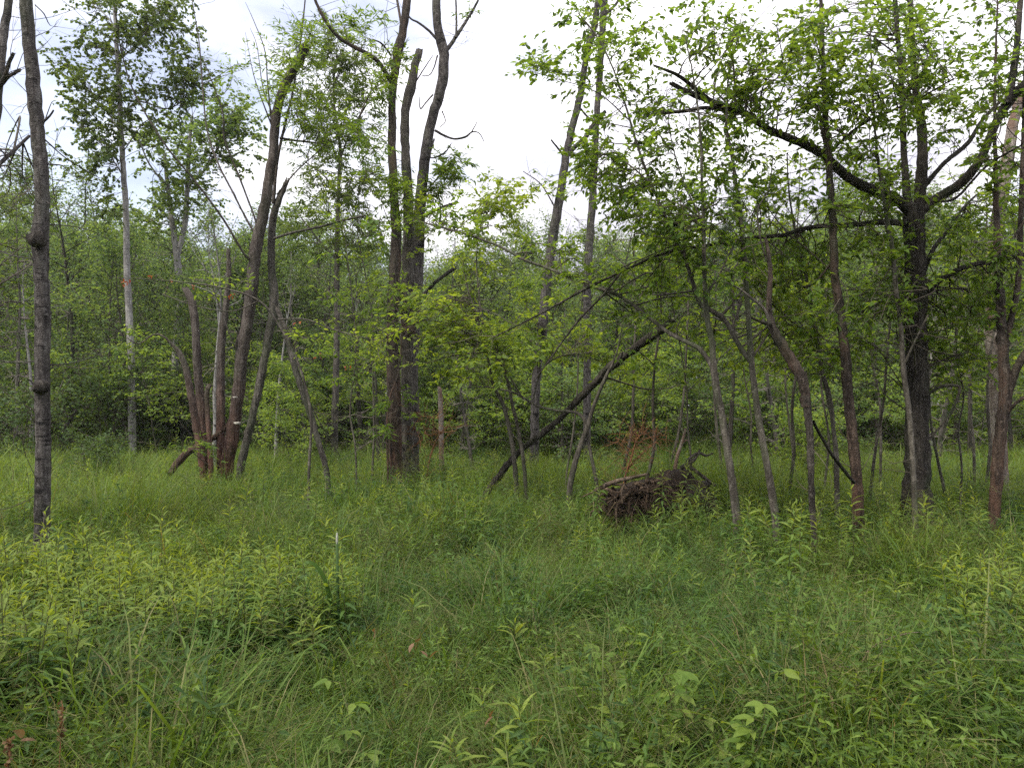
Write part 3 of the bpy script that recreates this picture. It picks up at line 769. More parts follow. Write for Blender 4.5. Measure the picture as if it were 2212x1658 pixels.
# the clump of red-brown stems
def clump_extra(root, org):
    for (X, Y, w_) in ((513, 911, 17), (508, 856, 12)):
        p = at(X, Y, 11.55); r = w_ / 2 / F * 11.6; a = Acc(); v = [(p[0], p[1] + 0.02, p[2])]
        for j in range(9):
            th = math.pi * j / 8
            v.append((p[0] + r * math.cos(th), p[1] - r * 0.9 * math.sin(th), p[2] - 0.004))
        v += [(q[0] * 0.6 + p[0] * 0.4, q[1] * 0.6 + p[1] * 0.4, p[2] - r * 0.55) for q in v[1:]]
        f = [(0, j + 1, j + 2) for j in range(8)] ; f4 = [(1 + j, 10 + j, 11 + j, 2 + j) for j in range(8)]
        a.add(v, f, f4); link('bracket_fungus', a.mesh('bracket_fungus', M['fungus'], org), root)
traced('stem_clump', 'clump of red brown trunks, some snapped short, fanning from one base', 11.8,
 [('trunk', [(490, 1010, 36), (508, 900, 33), (520, 800, 31), (530, 720, 30), (542, 640, 31), (552, 540, 32), (565, 480, 30), (580, 400, 27), (590, 330, 25), (598, 240, 24), (615, 185, 24), (640, 140, 24), (661, 101, 22)], 0, dict(ragged=0.08, sides=14)),
  ('trunk', [(440, 1010, 24), (426, 930, 21), (412, 850, 19), (400, 790, 16), (386, 760, 14), (374, 746, 8), (355, 728, 5), (335, 722, 4), (300, 742, 3), (272, 728, 2)], -0.2, dict(foot=True, d0=-0.2)),
  ('trunk', [(444, 1000, 22), (437, 900, 21), (427, 800, 22), (422, 700, 21), (413, 645, 20), (403, 628, 17)], 0.2, dict(foot=True, ragged=0.08)),
  ('trunk', [(455, 1000, 14), (449, 900, 12), (447, 848, 13), (453, 834, 12)], 0.0, dict(foot=True, ragged=0.05, d0=-0.25)),
  ('trunk', [(476, 1000, 20), (477, 900, 24), (477, 800, 22), (480, 720, 20), (488, 660, 17), (494, 590, 13), (493, 545, 10)], 0.3, dict(foot=True, ragged=0.1, d0=0.1)),
  ('trunk', [(522, 1000, 22), (545, 900, 20), (565, 810, 22), (578, 740, 22), (592, 650, 24), (585, 560, 20), (590, 470, 20), (603, 430, 17), (620, 392, 11)], 0.3, dict(foot=True, ragged=0.1, mat='grey_bark')),
  ('fallen_stem', [(366, 1024, 13), (372, 1015, 16), (385, 998, 19), (412, 972, 19), (445, 955, 17), (480, 930, 14), (500, 905, 10)], 0.5, dict(d0=-0.3, mat='rotwood')),
  ('branch', [(590, 440, 9), (600, 340, 8), (618, 260, 7), (632, 200, 5), (648, 100, 5), (657, 20, 4), (662, -30, 3)], 0.2, dict(d0=0.2)),
  ('branch', [(545, 565, 7), (525, 545, 6), (480, 470, 6), (420, 390, 5), (355, 310, 5), (290, 200, 4), (262, 110, 3), (255, 60, 2)], -1.2),
  ('branch', [(560, 500, 7), (545, 495, 6), (500, 410, 5), (470, 350, 5), (447, 280, 4), (437, 180, 4), (430, 90, 3), (415, 0, 2)], 0.8),
  ('branch', [(562, 510, 6), (550, 470, 5), (520, 390, 5), (485, 300, 5), (480, 240, 4), (440, 130, 2)], -0.5, dict(noleaf=True)),
  ('branch', [(586, 262, 6), (578, 180, 4), (572, 110, 3), (550, 50, 2), (530, 5, 1)], 0.3, dict(noleaf=True)),
  ('branch', [(590, 280, 5), (560, 200, 3), (545, 150, 2), (530, 70, 1)], -0.3, dict(noleaf=True)),
  ('branch', [(590, 250, 5), (568, 190, 3), (555, 100, 2), (540, 60, 1)], 0.3, dict(noleaf=True)),
  ('branch', [(604, 298, 7), (640, 304, 6), (675, 308, 5), (700, 312, 3)], 0.3),
  ('branch', [(592, 515, 8), (630, 503, 7), (690, 490, 7), (740, 476, 6), (788, 466, 6)], -0.3, dict(noleaf=True, mat='grey_bark')),
  ('branch', [(598, 420, 5), (640, 370, 4), (690, 325, 3), (715, 300, 2)], 0.4),
  ('branch', [(530, 690, 5), (510, 740, 4), (505, 745, 3), (470, 650, 3), (440, 570, 2), (420, 520, 2)], -0.3, dict(noleaf=True)),
 ], bark='red_bark', lmat='leaf', leaf=0.10, tpl='slim', twigs=60, twiglen=0.6, per=16, extra=clump_extra, wk=0.80,
 masses=[(650, 90, 45, 60, 0, 22), (640, 200, 60, 60, 0, 20), (680, 260, 40, 60, 0, 14), (600, 150, 25, 30, 0, 4), (440, 965, 40, 30, -0.4, 4), (520, 140, 30, 40, 0.5, 3)])

# the thin branch with red dried leaves that crosses in front of the clump
def red_extra(root, org):
    P = []; 
    for (X, Y) in ((268, 612), (278, 608), (326, 598), (372, 604), (413, 618), (497, 640), (500, 632), (645, 694), (688, 770), (262, 606), (752, 792)):
        for _ in range(3):
            P.append(at(X + random.uniform(-6, 6), Y + random.uniform(-5, 5), 9.0))
    P = np.array(P)
    leaf_objects(root, org, P, rng.standard_normal(P.shape) + np.array((0, 0, -1)), np.full(len(P), 0.048), 'ovate', 'red_leaf', 0.8)
traced('drooping_sapling', 'thin arching sapling with a few red dried leaves, crossing before the clump', 9.0,
 [('trunk', [(668, 1000, 7), (672, 900, 6), (650, 800, 6), (610, 715, 5), (560, 650, 5), (470, 620, 4), (380, 608, 3), (300, 602, 2), (250, 600, 2)], 0),
  ('branch', [(600, 690, 4), (660, 690, 4), (720, 712, 3), (790, 730, 3), (850, 742, 2)], 0.3),
  ('branch', [(560, 650, 4), (500, 672, 3), (420, 660, 3), (350, 635, 2)], 0.3),
 ], bark='sapling_bark', lmat='leaf_bright', leaf=0.07, twigs=14, twiglen=0.3, extra=red_extra, per=7,
 masses=[(470, 610, 60, 25, 0.2, 5), (690, 720, 60, 30, 0, 6), (800, 770, 60, 30, 0, 6)])

traced('dead_sapling', 'grey dead pole leaning to the upper left beside the clump', 10.6,
 [('trunk', [(703, 1005, 14), (690, 960, 14), (666, 880, 15), (645, 820, 15), (622, 740, 14), (608, 690, 13), (600, 668, 11)], 0, dict(ragged=0.05)),
  ('branch', [(640, 800, 5), (660, 850, 4), (690, 910, 3), (735, 985, 2)], 0.3)], bark='grey_bark', twigs=12, twiglen=0.3)

traced('young_ash_tree', 'slim upright tree between the clump and the central trio', 17.5,
 [('trunk', [(723, 925, 17), (726, 800, 15), (728, 700, 14), (728, 600, 13), (728, 520, 12), (732, 400, 9), (735, 330, 8), (728, 270, 6), (720, 200, 4), (728, 120, 3)], 0),
  ('branch', [(730, 420, 5), (700, 380, 4), (660, 350, 3)], 0.4), ('branch', [(731, 450, 5), (770, 400, 4), (810, 370, 3)], -0.4),
  ('branch', [(733, 350, 5), (755, 290, 4), (790, 230, 3)], 0.4), ('branch', [(733, 350, 5), (705, 290, 4), (680, 240, 3)], -0.4),
  ('branch', [(728, 560, 5), (690, 520, 4), (650, 470, 3)], 0.4), ('branch', [(728, 580, 5), (770, 530, 4), (810, 500, 3)], 0.4)],
 bark='grey_bark', lmat='leaf_aspen', leaf=0.14, tpl='slim', per=18, twiglen=0.6,
 masses=[(720, 180, 70, 80, 0, 34), (680, 280, 60, 60, 0, 26), (775, 250, 60, 80, 0, 34), (700, 390, 80, 60, 0, 30), (780, 420, 60, 60, 0, 26), (670, 500, 60, 50, 0, 18), (780, 520, 60, 50, 0, 18), (740, 60, 60, 60, 0, 16), (800, 140, 40, 60, 0, 14)])

# the trio
traced('forked_tree', 'front trunk of the central trio, with peeling bark and a long limb reaching up left', 12.0,
 [('trunk', [(856, 1008, 32), (852, 920, 33), (850, 800, 32), (848, 700, 28), (852, 600, 28), (855, 500, 25), (850, 400, 21), (847, 300, 20), (848, 200, 20), (858, 120, 22), (872, 60, 20), (884, -30, 19)], 0, dict(sides=14, rough=0.16)),
  ('branch', [(843, 175, 11), (822, 140, 11), (800, 120, 10), (737, 85, 9), (700, 40, 8), (672, -20, 7)], -0.5),
  ('branch', [(845, 120, 5), (825, 95, 4), (805, 85, 3)], -0.3),
  ('branch', [(868, 60, 7), (857, -5, 6)], 0.3),
  ('branch', [(862, 110, 5), (830, 160, 3), (790, 220, 3), (765, 300, 2)], -0.4),
  ('vine', [(838, 1000, 6), (836, 930, 6), (842, 860, 5), (862, 800, 5), (868, 700, 5), (862, 600, 4)], 0, dict(d0=-0.16, foot=True)),
 ], bark='peel_bark', lmat='leaf', leaf=0.11, tpl='slim', per=16, twigs=20, twiglen=0.5,
 masses=[(790, 60, 50, 50, 0, 8), (820, 200, 40, 50, -.4, 10), (800, 300, 50, 60, -.4, 12), (860, 430, 30, 60, -.4, 10), (820, 380, 60, 40, 0, 8), (880, 120, 30, 25, -0.3, 5),
         (860, 650, 50, 30, -0.5, 6), (860, 900, 60, 60, -0.6, 8), (770, 670, 60, 40, -.3, 8)])
def trio_extra(root, org):
    knob(root, org, 884, 712, 12.1, 30, 44, 'rotten_hollow', 'rotwood')
traced('broken_tree', 'middle trunk of the central trio, snapped off with a jagged top', 12.4,
 [('trunk', [(880, 965, 30), (880, 800, 28), (882, 700, 31), (880, 600, 28), (882, 500, 26), (880, 400, 24), (876, 330, 22), (876, 240, 22), (890, 180, 22), (897, 140, 20), (903, 118, 17)], 0, dict(sides=14, ragged=0.14, rough=0.16)),
  ('branch', [(890, 190, 4), (915, 150, 3), (935, 120, 2)], -0.1)],
 bark='grey_bark', lmat='leaf_bright', leaf=0.08, per=9, twigs=10, extra=trio_extra, twiglen=0.4,
 masses=[(890, 420, 30, 70, -0.4, 8), (905, 500, 30, 40, -0.4, 5), (890, 640, 40, 30, -.5, 6)])
traced('old_tree', 'tallest grey trunk of the central trio, curving up with dead side limbs', 12.9,
 [('trunk', [(892, 960, 34), (890, 800, 36), (893, 700, 38), (900, 600, 35), (905, 500, 33), (912, 400, 30), (922, 310, 29), (935, 250, 27), (955, 180, 29), (959, 120, 29), (950, 80, 26), (943, 30, 24), (945, -60, 22)], 0, dict(sides=14, rough=0.1)),
  ('branch', [(962, 110, 14), (975, 95, 11), (990, 72, 10), (1010, 42, 8), (1033, 0, 6), (1045, -40, 5)], 0.2),
  ('branch', [(985, 82, 7), (986, 40, 6), (984, -20, 5)], 0.3),
  ('branch', [(946, 88, 8), (928, 68, 7), (905, 50, 6), (885, 38, 5), (870, 10, 4)], -0.2, dict(noleaf=True)),
  ('branch', [(940, 282, 8), (958, 292, 7), (980, 300, 6), (1005, 296, 6), (1020, 285, 4), (1035, 288, 3), (1046, 306, 2)], -0.3, dict(noleaf=True)),
  ('branch', [(1018, 286, 4), (1026, 272, 3), (1031, 262, 2)], -0.1, dict(noleaf=True, d0=-0.3)),
  ('branch', [(945, 120, 5), (938, 145, 4), (928, 162, 3), (912, 164, 2)], -0.3, dict(noleaf=True)),
  ('branch', [(935, 205, 5), (920, 222, 4), (908, 235, 4), (906, 210, 2)], -0.3, dict(noleaf=True)),
  ('branch', [(955, 240, 4), (962, 262, 3), (950, 275, 2)], -0.2, dict(noleaf=True)),
  ('branch', [(912, 470, 8), (945, 452, 8), (985, 438, 9)], -0.3, dict(noleaf=True, ragged=0.04)),
  ('branch', [(905, 648, 11), (940, 610, 10), (983, 578, 10)], -0.4, dict(noleaf=True, ragged=0.04)),
  ('branch', [(938, 300, 5), (930, 340, 4), (960, 330, 4), (975, 310, 3)], -0.2, dict(noleaf=True)),
  ('branch', [(915, 420, 5), (950, 380, 4), (985, 350, 3)], 0.2)],
 bark='aspen_bark', lmat='leaf', leaf=0.11, tpl='slim', per=16, wk=0.78, twigs=26, twiglen=0.4,
 masses=[(985, 350, 45, 30, 0, 12), (960, 400, 50, 40, 0, 16), (930, 480, 40, 40, -0.3, 8), (1010, 20, 10, 10, 0, 1)])

# central right aspens
def a8(root, org):
    knob(root, org, 1168, 706, 14.85, 26, 26, 'burl', 'dark_bark')
traced('aspen_tree', 'grey aspen leaning right at the edge of the sky gap, with a burl low down', 15,
 [('trunk', [(1155, 925, 22), (1157, 860, 22), (1160, 790, 23), (1170, 730, 25), (1178, 640, 24), (1190, 540, 23), (1203, 460, 24), (1214, 400, 20), (1224, 330, 20), (1240, 260, 18), (1255, 200, 17), (1265, 130, 15), (1285, 50, 16), (1300, -60, 15)], 0, dict(rough=0.09)),
  ('branch', [(1228, 335, 13), (1240, 318, 12), (1262, 300, 12), (1285, 265, 12), (1308, 240, 9)], -0.3),
  ('branch', [(1220, 340, 6), (1205, 320, 5), (1190, 302, 4)], -0.2, dict(noleaf=True)),
  ('branch', [(1250, 230, 5), (1275, 258, 5), (1300, 270, 4)], 0.3),
  ('branch', [(1205, 460, 4), (1170, 400, 3), (1130, 370, 2)], 0.2)],
 bark='aspen_bark', lmat='leaf', leaf=0.09, per=8, twigs=30, twiglen=0.4, masses=[(1280, 100, 50, 80, 0, 8), (1160, 400, 40, 30, 0, 4), (1290, 10, 60, 40, 0, 8)], extra=a8)
traced('aspen_tree', 'straight grey aspen just right of the leaning one, crossed by dark branches', 15.8,
 [('trunk', [(1268, 900, 19), (1268, 760, 19), (1268, 640, 20), (1272, 540, 20), (1280, 430, 19), (1285, 330, 17), (1290, 240, 15), (1298, 120, 17), (1306, 0, 17), (1312, -60, 15)], 0, dict(rough=0.09)),
  ('branch', [(1281, 400, 8), (1300, 380, 8), (1320, 365, 7)], -0.2),
  ('branch', [(1308, 30, 9), (1330, 10, 7), (1345, -20, 6)], 0.1)],
 bark='aspen_bark', lmat='leaf', leaf=0.09, per=8, twigs=24, twiglen=0.4, masses=[(1320, 90, 60, 80, 0, 8)])

# the leaning log and the thin saplings about it
traced('leaning_log', 'dark dead trunk propped at a slant across the middle of the clearing', 10.0,
 [('trunk', [(1095, 1005, 17), (1130, 968, 15), (1190, 922, 16), (1240, 872, 18), (1290, 822, 20), (1320, 790, 22), (1380, 745, 23), (1428, 712, 25), (1446, 697, 20)], -0.8, dict(ragged=0.10, rough=0.2)),
  ('branch_stub', [(1318, 800, 8), (1338, 778, 6), (1345, 760, 4)], -0.1, dict(d0=-0.6))], bark='dark_bark', cat='log', twigs=8, twiglen=0.3, wk=0.8)
traced('arching_sapling', 'forked thin sapling under the leaning log, its low limb arching left', 9.1,
 [('trunk', [(1234, 1035, 15), (1245, 990, 14), (1258, 950, 12), (1270, 920, 12), (1285, 870, 9), (1308, 815, 9), (1330, 770, 5), (1345, 700, 3)], 0),
  ('trunk', [(1287, 1035, 9), (1272, 960, 9), (1264, 912, 9), (1246, 892, 8), (1200, 886, 7), (1160, 876, 6), (1115, 850, 5), (1070, 838, 4), (1030, 835, 2)], 0.3, dict(foot=True)),
  ('branch', [(1130, 862, 4), (1105, 820, 4), (1085, 790, 3), (1065, 760, 3)], 0.1, dict(d0=0.2)),
  ('branch', [(1150, 870, 4), (1170, 800, 4), (1210, 770, 3), (1280, 760, 2)], 0.4, dict(d0=0.2)),
 ], bark='sapling_bark', lmat='leaf_bright', leaf=0.085, leafn=80, per=12, twiglen=0.5, layered=True,
 masses=[(1130, 760, 90, 30, 0.2, 16), (1000, 790, 90, 30, 0.5, 14), (1280, 750, 70, 30, 1.6, 9), (1060, 720, 60, 24, 0.4, 10), (1220, 700, 60, 20, 1.6, 6), (1140, 640, 70, 30, 1.0, 7), (1390, 820, 70, 50, 1.8, 12)])
traced('twin_sapling', 'pair of thin grey stems standing left of the leaning log', 9.7,
 [('trunk', [(1110, 985, 12), (1100, 925, 11), (1085, 870, 10), (1065, 830, 8), (1055, 780, 6), (1035, 700, 5), (1010, 620, 3), (1000, 560, 2)], 0.1),
  ('trunk', [(1131, 998, 10), (1120, 930, 9), (1108, 880, 9), (1098, 830, 8), (1085, 790, 6), (1050, 720, 5), (1035, 640, 4), (1030, 540, 3), (1050, 440, 2)], 0.1, dict(foot=True)),
 ], bark='sapling_bark', lmat='leaf_bright', leaf=0.08, per=11, twiglen=0.45, layered=True, twigs=18,
 masses=[(960, 670, 80, 30, 0, 14), (900, 650, 60, 30, 0, 10), (950, 720, 60, 40, 0, 10), (1040, 560, 60, 50, 0.3, 12), (1080, 480, 60, 50, .3, 12), (1040, 420, 60, 40, 0.4, 12), (850, 740, 70, 30, 0, 10), (1120, 420, 50, 40, 0.4, 10)])

# saplings of the right side
traced('tall_sapling', 'slim grey sapling nearest the root plate, long limb arching left over the log', 6.9,
 [('trunk', [(1590, 1105, 21), (1575, 1000, 18), (1560, 900, 17), (1545, 820, 17), (1538, 740, 14), (1527, 680, 13), (1522, 600, 11), (1520, 500, 9), (1516, 400, 7), (1514, 300, 6), (1500, 180, 4), (1480, 80, 3)], 0, dict(sides=10)),
  ('branch', [(1548, 810, 12), (1515, 757, 11), (1475, 735, 10), (1440, 716, 10), (1395, 680, 9), (1340, 640, 9), (1270, 615, 8), (1190, 582, 7), (1130, 560, 7), (1085, 535, 6), (1020, 510, 6), (950, 490, 5), (905, 478, 3)], 1.6),
  ('branch', [(1525, 640, 6), (1560, 580, 5), (1590, 520, 4), (1640, 440, 3)], 0.3),
  ('branch', [(1519, 480, 5), (1480, 400, 4), (1450, 300, 3), (1440, 200, 2)], 0.4)],
 bark='sapling_bark', lmat='leaf', leaf=0.068, leafn=220, per=10, twiglen=0.4, twigs=24,
 masses=[(1180, 560, 70, 50, 1.2, 10), (1270, 580, 60, 40, 1, 8), (1020, 500, 60, 30, 1.6, 7), (1480, 330, 92, 115, 0.2, 12), (1440, 180, 92, 103.5, 0.3, 8), (1540, 420, 70, 80, 0, 18), (1420, 450, 70, 70, 0.3, 18), (1560, 560, 70, 60, 0.2, 14), (1450, 680, 70, 40, 3.2, 8),
         (1360, 700, 60, 30, 0.5, 6), (1500, 60, 80.5, 80.5, 0.4, 11), (950, 470, 50, 40, 1.7, 8)])
traced('tall_sapling', 'slim grey sapling right of the root plate, its limb swooping down to the left', 7.1,
 [('trunk', [(1672, 1095, 19), (1656, 1000, 17), (1641, 920, 16), (1630, 840, 15), (1622, 760, 14), (1615, 660, 13), (1608, 560, 12), (1600, 470, 10), (1590, 400, 9), (1580, 330, 8), (1570, 270, 6), (1575, 160, 4), (1600, 60, 3)], 0, dict(sides=10)),
  ('branch', [(1624, 785, 12), (1600, 752, 12), (1568, 695, 12), (1540, 672, 12), (1512, 655, 11), (1495, 605, 10), (1480, 560, 9), (1455, 510, 8), (1425, 440, 7), (1400, 380, 7), (1375, 310, 6), (1355, 240, 5), (1325, 150, 4), (1290, 80, 4), (1250, 30, 3)], 0.4),
  ('branch', [(1410, 400, 5), (1350, 350, 4), (1290, 330, 3)], 0.3), ('branch', [(1360, 260, 4), (1290, 200, 3), (1200, 170, 2), (1150, 155, 2)], 0.3)],
 bark='sapling_bark', lmat='leaf', leaf=0.070, leafn=260, per=11, twiglen=0.38, twigs=20,
 masses=[(1330, 330, 92, 80.5, 0.3, 14), (1340, 430, 60, 60, 0.3, 22), (1290, 370, 57.5, 57.5, 0.3, 8), (1250, 70, 57.5, 69, 0.3, 6), (1290, 180, 57.5, 69, 0.3, 8), (1190, 135, 57.5, 28.75, 0.3, 6), (1150, 155, 25.3, 9.2, 0.3, 2),
         (1360, 120, 69, 92, 0.3, 7), (1400, 250, 57.5, 69, 0.3, 7), (1420, 620, 90, 60, 3.2, 14), (1560, 760, 80, 60, 3.4, 10), (1480, 560, 70, 40, 0.3, 8), (1600, 180, 69, 103.5, 0.2, 14), (1610, 320, 69, 80.5, 0, 10), (1230, 390, 34.5, 46, 0.3, 5), (1390, 40, 92, 69, 0.3, 13), (1460, 500, 60, 40, 0.2, 10)])

# the big tree
traced('old_tree', 'thickest dark trunk at the right, splitting into wide crooked limbs', 7.9,
 [('trunk', [(1982, 1090, 74), (1980, 1000, 62), (1980, 900, 57), (1980, 800, 55), (1980, 700, 54), (1978, 620, 53), (1976, 540, 50), (1973, 480, 54), (1972, 445, 50)], 0, dict(sides=20, rough=0.16)),
  ('limb', [(1968, 490, 30), (1960, 430, 22), (1953, 340, 17), (1950, 260, 16), (1946, 160, 14), (1938, 60, 13), (1930, -60, 12)], 0.1),
  ('limb', [(1982, 490, 34), (1988, 420, 30), (1992, 340, 28), (1990, 270, 24), (1978, 190, 18), (1970, 90, 15), (1965, -60, 13)], -0.1),
  ('limb', [(1970, 460, 28), (1925, 424, 27), (1860, 400, 26), (1812, 366, 25), (1780, 335, 24), (1720, 305, 22), (1660, 280, 20), (1610, 245, 18), (1560, 228, 17), (1500, 205, 15), (1455, 183, 12)], -0.6, dict(ragged=0.05)),
  ('branch', [(1540, 222, 12), (1500, 190, 11), (1465, 163, 10), (1417, 143, 6)], -0.2, dict(d0=-0.5, ragged=0.05)),
  ('branch', [(1590, 244, 13), (1530, 233, 11), (1480, 240, 10), (1430, 245, 9), (1380, 255, 6)], -0.4, dict(d0=-0.4)),
  ('limb', [(1985, 460, 28), (2030, 425, 26), (2070, 400, 25), (2095, 375, 24), (2120, 340, 22), (2150, 270, 22), (2185, 212, 25), (2220, 175, 24), (2260, 130, 22)], -0.5),
  ('limb', [(2175, 225, 20), (2190, 150, 18), (2200, 60, 15), (2206, -40, 13)], 0.1, dict(d0=-0.4)),
  ('branch', [(1990, 410, 14), (2040, 352, 12), (2090, 310, 12), (2120, 262, 10), (2160, 220, 8)], 0.5),
  ('limb', [(1990, 645, 18), (2015, 618, 17), (2050, 592, 15), (2100, 572, 14), (2150, 565, 13), (2212, 550, 12), (2280, 540, 10)], -0.4),
  ('limb', [(1965, 482, 20), (1900, 480, 16), (1850, 485, 14), (1790, 487, 13), (1740, 493, 13), (1690, 508, 12), (1640, 512, 11), (1580, 520, 10), (1530, 530, 9), (1470, 538, 8), (1420, 552, 8), (1350, 583, 7), (1267, 623, 7), (1157, 683, 5), (1057, 733, 3)], -0.5),
  ('branch', [(1340, 590, 6), (1300, 640, 6), (1257, 683, 6), (1220, 730, 5), (1185, 780, 4), (1150, 826, 2)], 0.1, dict(d0=-0.5, noleaf=True)),
  ('broken_branch', [(2000, 855, 9), (2025, 838, 9), (2050, 832, 9), (2073, 836, 8), (2065, 868, 7), (2047, 905, 7), (2038, 935, 5), (2028, 956, 3)], -0.2, dict(d0=-0.15, noleaf=True)),
  ('branch', [(1990, 600, 14), (2015, 540, 12), (2045, 500, 10), (2080, 450, 7), (2110, 420, 5)], 0.6),
  ('branch', [(1960, 620, 6), (1935, 640, 5), (1900, 655, 5), (1860, 672, 5), (1830, 665, 3)], -0.4, dict(noleaf=True)),
  ('branch', [(2000, 430, 8), (2060, 430, 7), (2130, 360, 6), (2212, 310, 5)], -0.8),
  ('branch', [(1785, 335, 8), (1860, 270, 8), (1925, 240, 7), (1990, 210, 5), (2060, 170, 4)], -1.0),
 ], bark='dark_bark', lmat='leaf', leaf=0.072, leafn=300, per=11, twiglen=0.42, wk=0.8, twigs=110,
 masses=[(1560, 60, 92, 69, -0.3, 7), (1680, 80, 103.5, 92, -0.3, 16), (1800, 70, 103.5, 92, -0.3, 21), (1920, 80, 103.5, 92, -0.6, 24), (2030, 120, 92, 103.5, -0.3, 21), (2140, 80, 80.5, 92, -0.2, 13), (1740, 180, 92, 69, -0.3, 13), (1860, 180, 80.5, 69, -0.6, 16),
         (1950, 240, 80.5, 69, -0.6, 18), (2050, 250, 69, 69, -0.3, 14), (1650, 190, 69, 57.5, -0.3, 10), (1540, 290, 80.5, 57.5, -0.3, 10), (1690, 400, 80.5, 57.5, 0, 10), (1890, 380, 69, 57.5, 0, 6), (2040, 500, 60, 50, -0.2, 12),
         (2120, 640, 90, 60, 0.4, 26), (2060, 720, 80, 70, 0.4, 24), (1900, 560, 60, 50, -0.3, 18), (1880, 660, 70, 50, -0.3, 20), (1700, 620, 90, 50, 0.2, 16), (1840, 760, 60, 60, 0.3, 10), (1660, 350, 92, 69, 0, 10), (1860, 440, 70, 40, -0.2, 12), (2110, 800, 50, 60, 0.4, 10), (1640, 560, 70, 40, 0, 10), (1760, 560, 60, 40, 0, 10), (2150, 480, 60, 60, 0.5, 12), (1400, 600, 60, 40, 0, 8)])

traced('slender_stem', 'thin smooth stem growing close against the left side of the thick dark trunk', 7.35,
 [('trunk', [(1972, 1000, 13), (1965, 900, 13), (1955, 830, 13), (1950, 780, 12), (1945, 700, 11), (1935, 620, 11), (1925, 520, 10), (1912, 450, 8), (1895, 330, 6), (1885, 200, 5), (1880, 60, 3)], 0),
  ('branch', [(1952, 790, 6), (1975, 740, 5), (2005, 680, 4)], -0.2), ('branch', [(1926, 530, 5), (1905, 470, 4), (1870, 430, 3)], 0.2)],
 bark='sapling_bark', lmat='leaf', leaf=0.08, per=9, twigs=16, masses=[(1880, 300, 50, 60, 0, 8), (1900, 420, 50, 40, 0, 6)])
traced('peeling_tree', 'slim trunk with reddish peeling bark standing left of the thick dark tree', 7.3,
 [('trunk', [(1852, 1080, 28), (1850, 1030, 25), (1843, 960, 25), (1832, 850, 25), (1826, 760, 23), (1813, 660, 21), (1803, 590, 20), (1800, 500, 18), (1796, 440, 17), (1790, 350, 15), (1784, 260, 14), (1780, 180, 12), (1775, 60, 10), (1772, -50, 8)], 0, dict(rough=0.15)),
  ('branch', [(1790, 340, 7), (1775, 280, 6), (1768, 200, 5)], 0.2),
  ('branch', [(1800, 560, 6), (1770, 600, 5), (1740, 620, 4), (1730, 590, 3)], 0.2, dict(noleaf=True))],
 bark='peel_bark', lmat='leaf', leaf=0.08, leafn=60, per=10, twigs=26, twiglen=0.4,
 masses=[(1770, 250, 60, 70, 0, 14), (1760, 120, 60, 80, 0, 16), (1740, 660, 60, 40, 0, 8), (1760, 760, 60, 40, 0.2, 8)])
traced('gnarled_snag', 'gnarled dead snag, black below and frayed brown where it bends left', 6.5,
 [('trunk', [(1758, 1145, 16), (1754, 1080, 17), (1752, 1010, 18), (1750, 940, 20), (1745, 890, 22), (1741, 855, 26)], 0, dict(mat='dark_bark', rough=0.3)),
  ('rotten_stem', [(1742, 880, 24), (1738, 835, 28), (1722, 795, 30), (1700, 762, 29), (1678, 725, 26), (1664, 690, 20), (1661, 640, 14), (1664, 590, 13), (1660, 550, 12), (1655, 520, 9)], 0.1, dict(mat='peel_bark', rough=0.35, ragged=0.06)),
  ('prop_branch', [(1757, 910, 8), (1775, 945, 9), (1800, 985, 10), (1825, 1018, 10), (1845, 1042, 10)], 0.6, dict(noleaf=True, mat='dark_bark')),
  ('branch', [(1664, 700, 11), (1650, 665, 9), (1625, 645, 8), (1600, 625, 6), (1570, 610, 4)], 0.1, dict(noleaf=True, mat='grey_bark')),
  ('branch', [(1655, 560, 5), (1640, 500, 5), (1638, 450, 5), (1660, 410, 4), (1670, 340, 3)], 0.1, dict(noleaf=True))],
 bark='dark_bark', cat='dead tree', wk=0.74, twigs=20, twiglen=0.3)
traced('thin_sapling', 'dark wavy sapling between the gnarled snag and the peeling trunk', 7.9,
 [('trunk', [(1808, 1068, 13), (1806, 980, 12), (1800, 925, 10), (1792, 865, 13), (1776, 800, 10), (1766, 740, 10), (1756, 680, 9), (1742, 600, 8), (1722, 520, 6), (1705, 420, 4), (1700, 330, 3)], 0),
  ('branch', [(1768, 745, 6), (1740, 715, 6), (1705, 690, 5), (1650, 640, 4), (1600, 590, 3)], 0.3)],
 bark='sapling_bark', lmat='leaf_bright', leaf=0.08, per=10, twigs=16, masses=[(1690, 620, 60, 50, 0, 10), (1700, 700, 60, 50, 0.3, 10), (1660, 780, 60, 50, 0.5, 8)])
traced('rightmost_tree', 'brown forked tree close to the right edge, before the pale snag', 7.4,
 [('trunk', [(2150, 1090, 27), (2155, 1000, 27), (2165, 900, 27), (2172, 840, 29), (2166, 760, 23), (2161, 650, 20), (2156, 580, 18), (2153, 480, 14), (2151, 380, 11), (2149, 280, 8), (2150, 150, 6), (2155, 0, 4)], 0, dict(rough=0.12)),
  ('limb', [(2175, 850, 22), (2195, 800, 19), (2215, 765, 18), (2250, 730, 15)], -0.2),
  ('limb', [(2168, 770, 17), (2182, 700, 15), (2198, 620, 14), (2204, 500, 13), (2208, 380, 12), (2212, 250, 9), (2216, 80, 6)], 0.2),
  ('branch', [(2170, 900, 9), (2195, 870, 8), (2230, 850, 6)], -0.2),
  ('branch', [(2156, 590, 8), (2180, 530, 7), (2225, 460, 6)], -0.2)],
 bark='peel_bark', lmat='leaf', leaf=0.08, leafn=80, per=10, twigs=40, twiglen=0.5,
 masses=[(2160, 350, 50, 60, 0, 10), (2150, 200, 60, 70, 0, 12), (2190, 560, 40, 60, 0, 8), (2150, 700, 50, 40, 0.3, 8)])
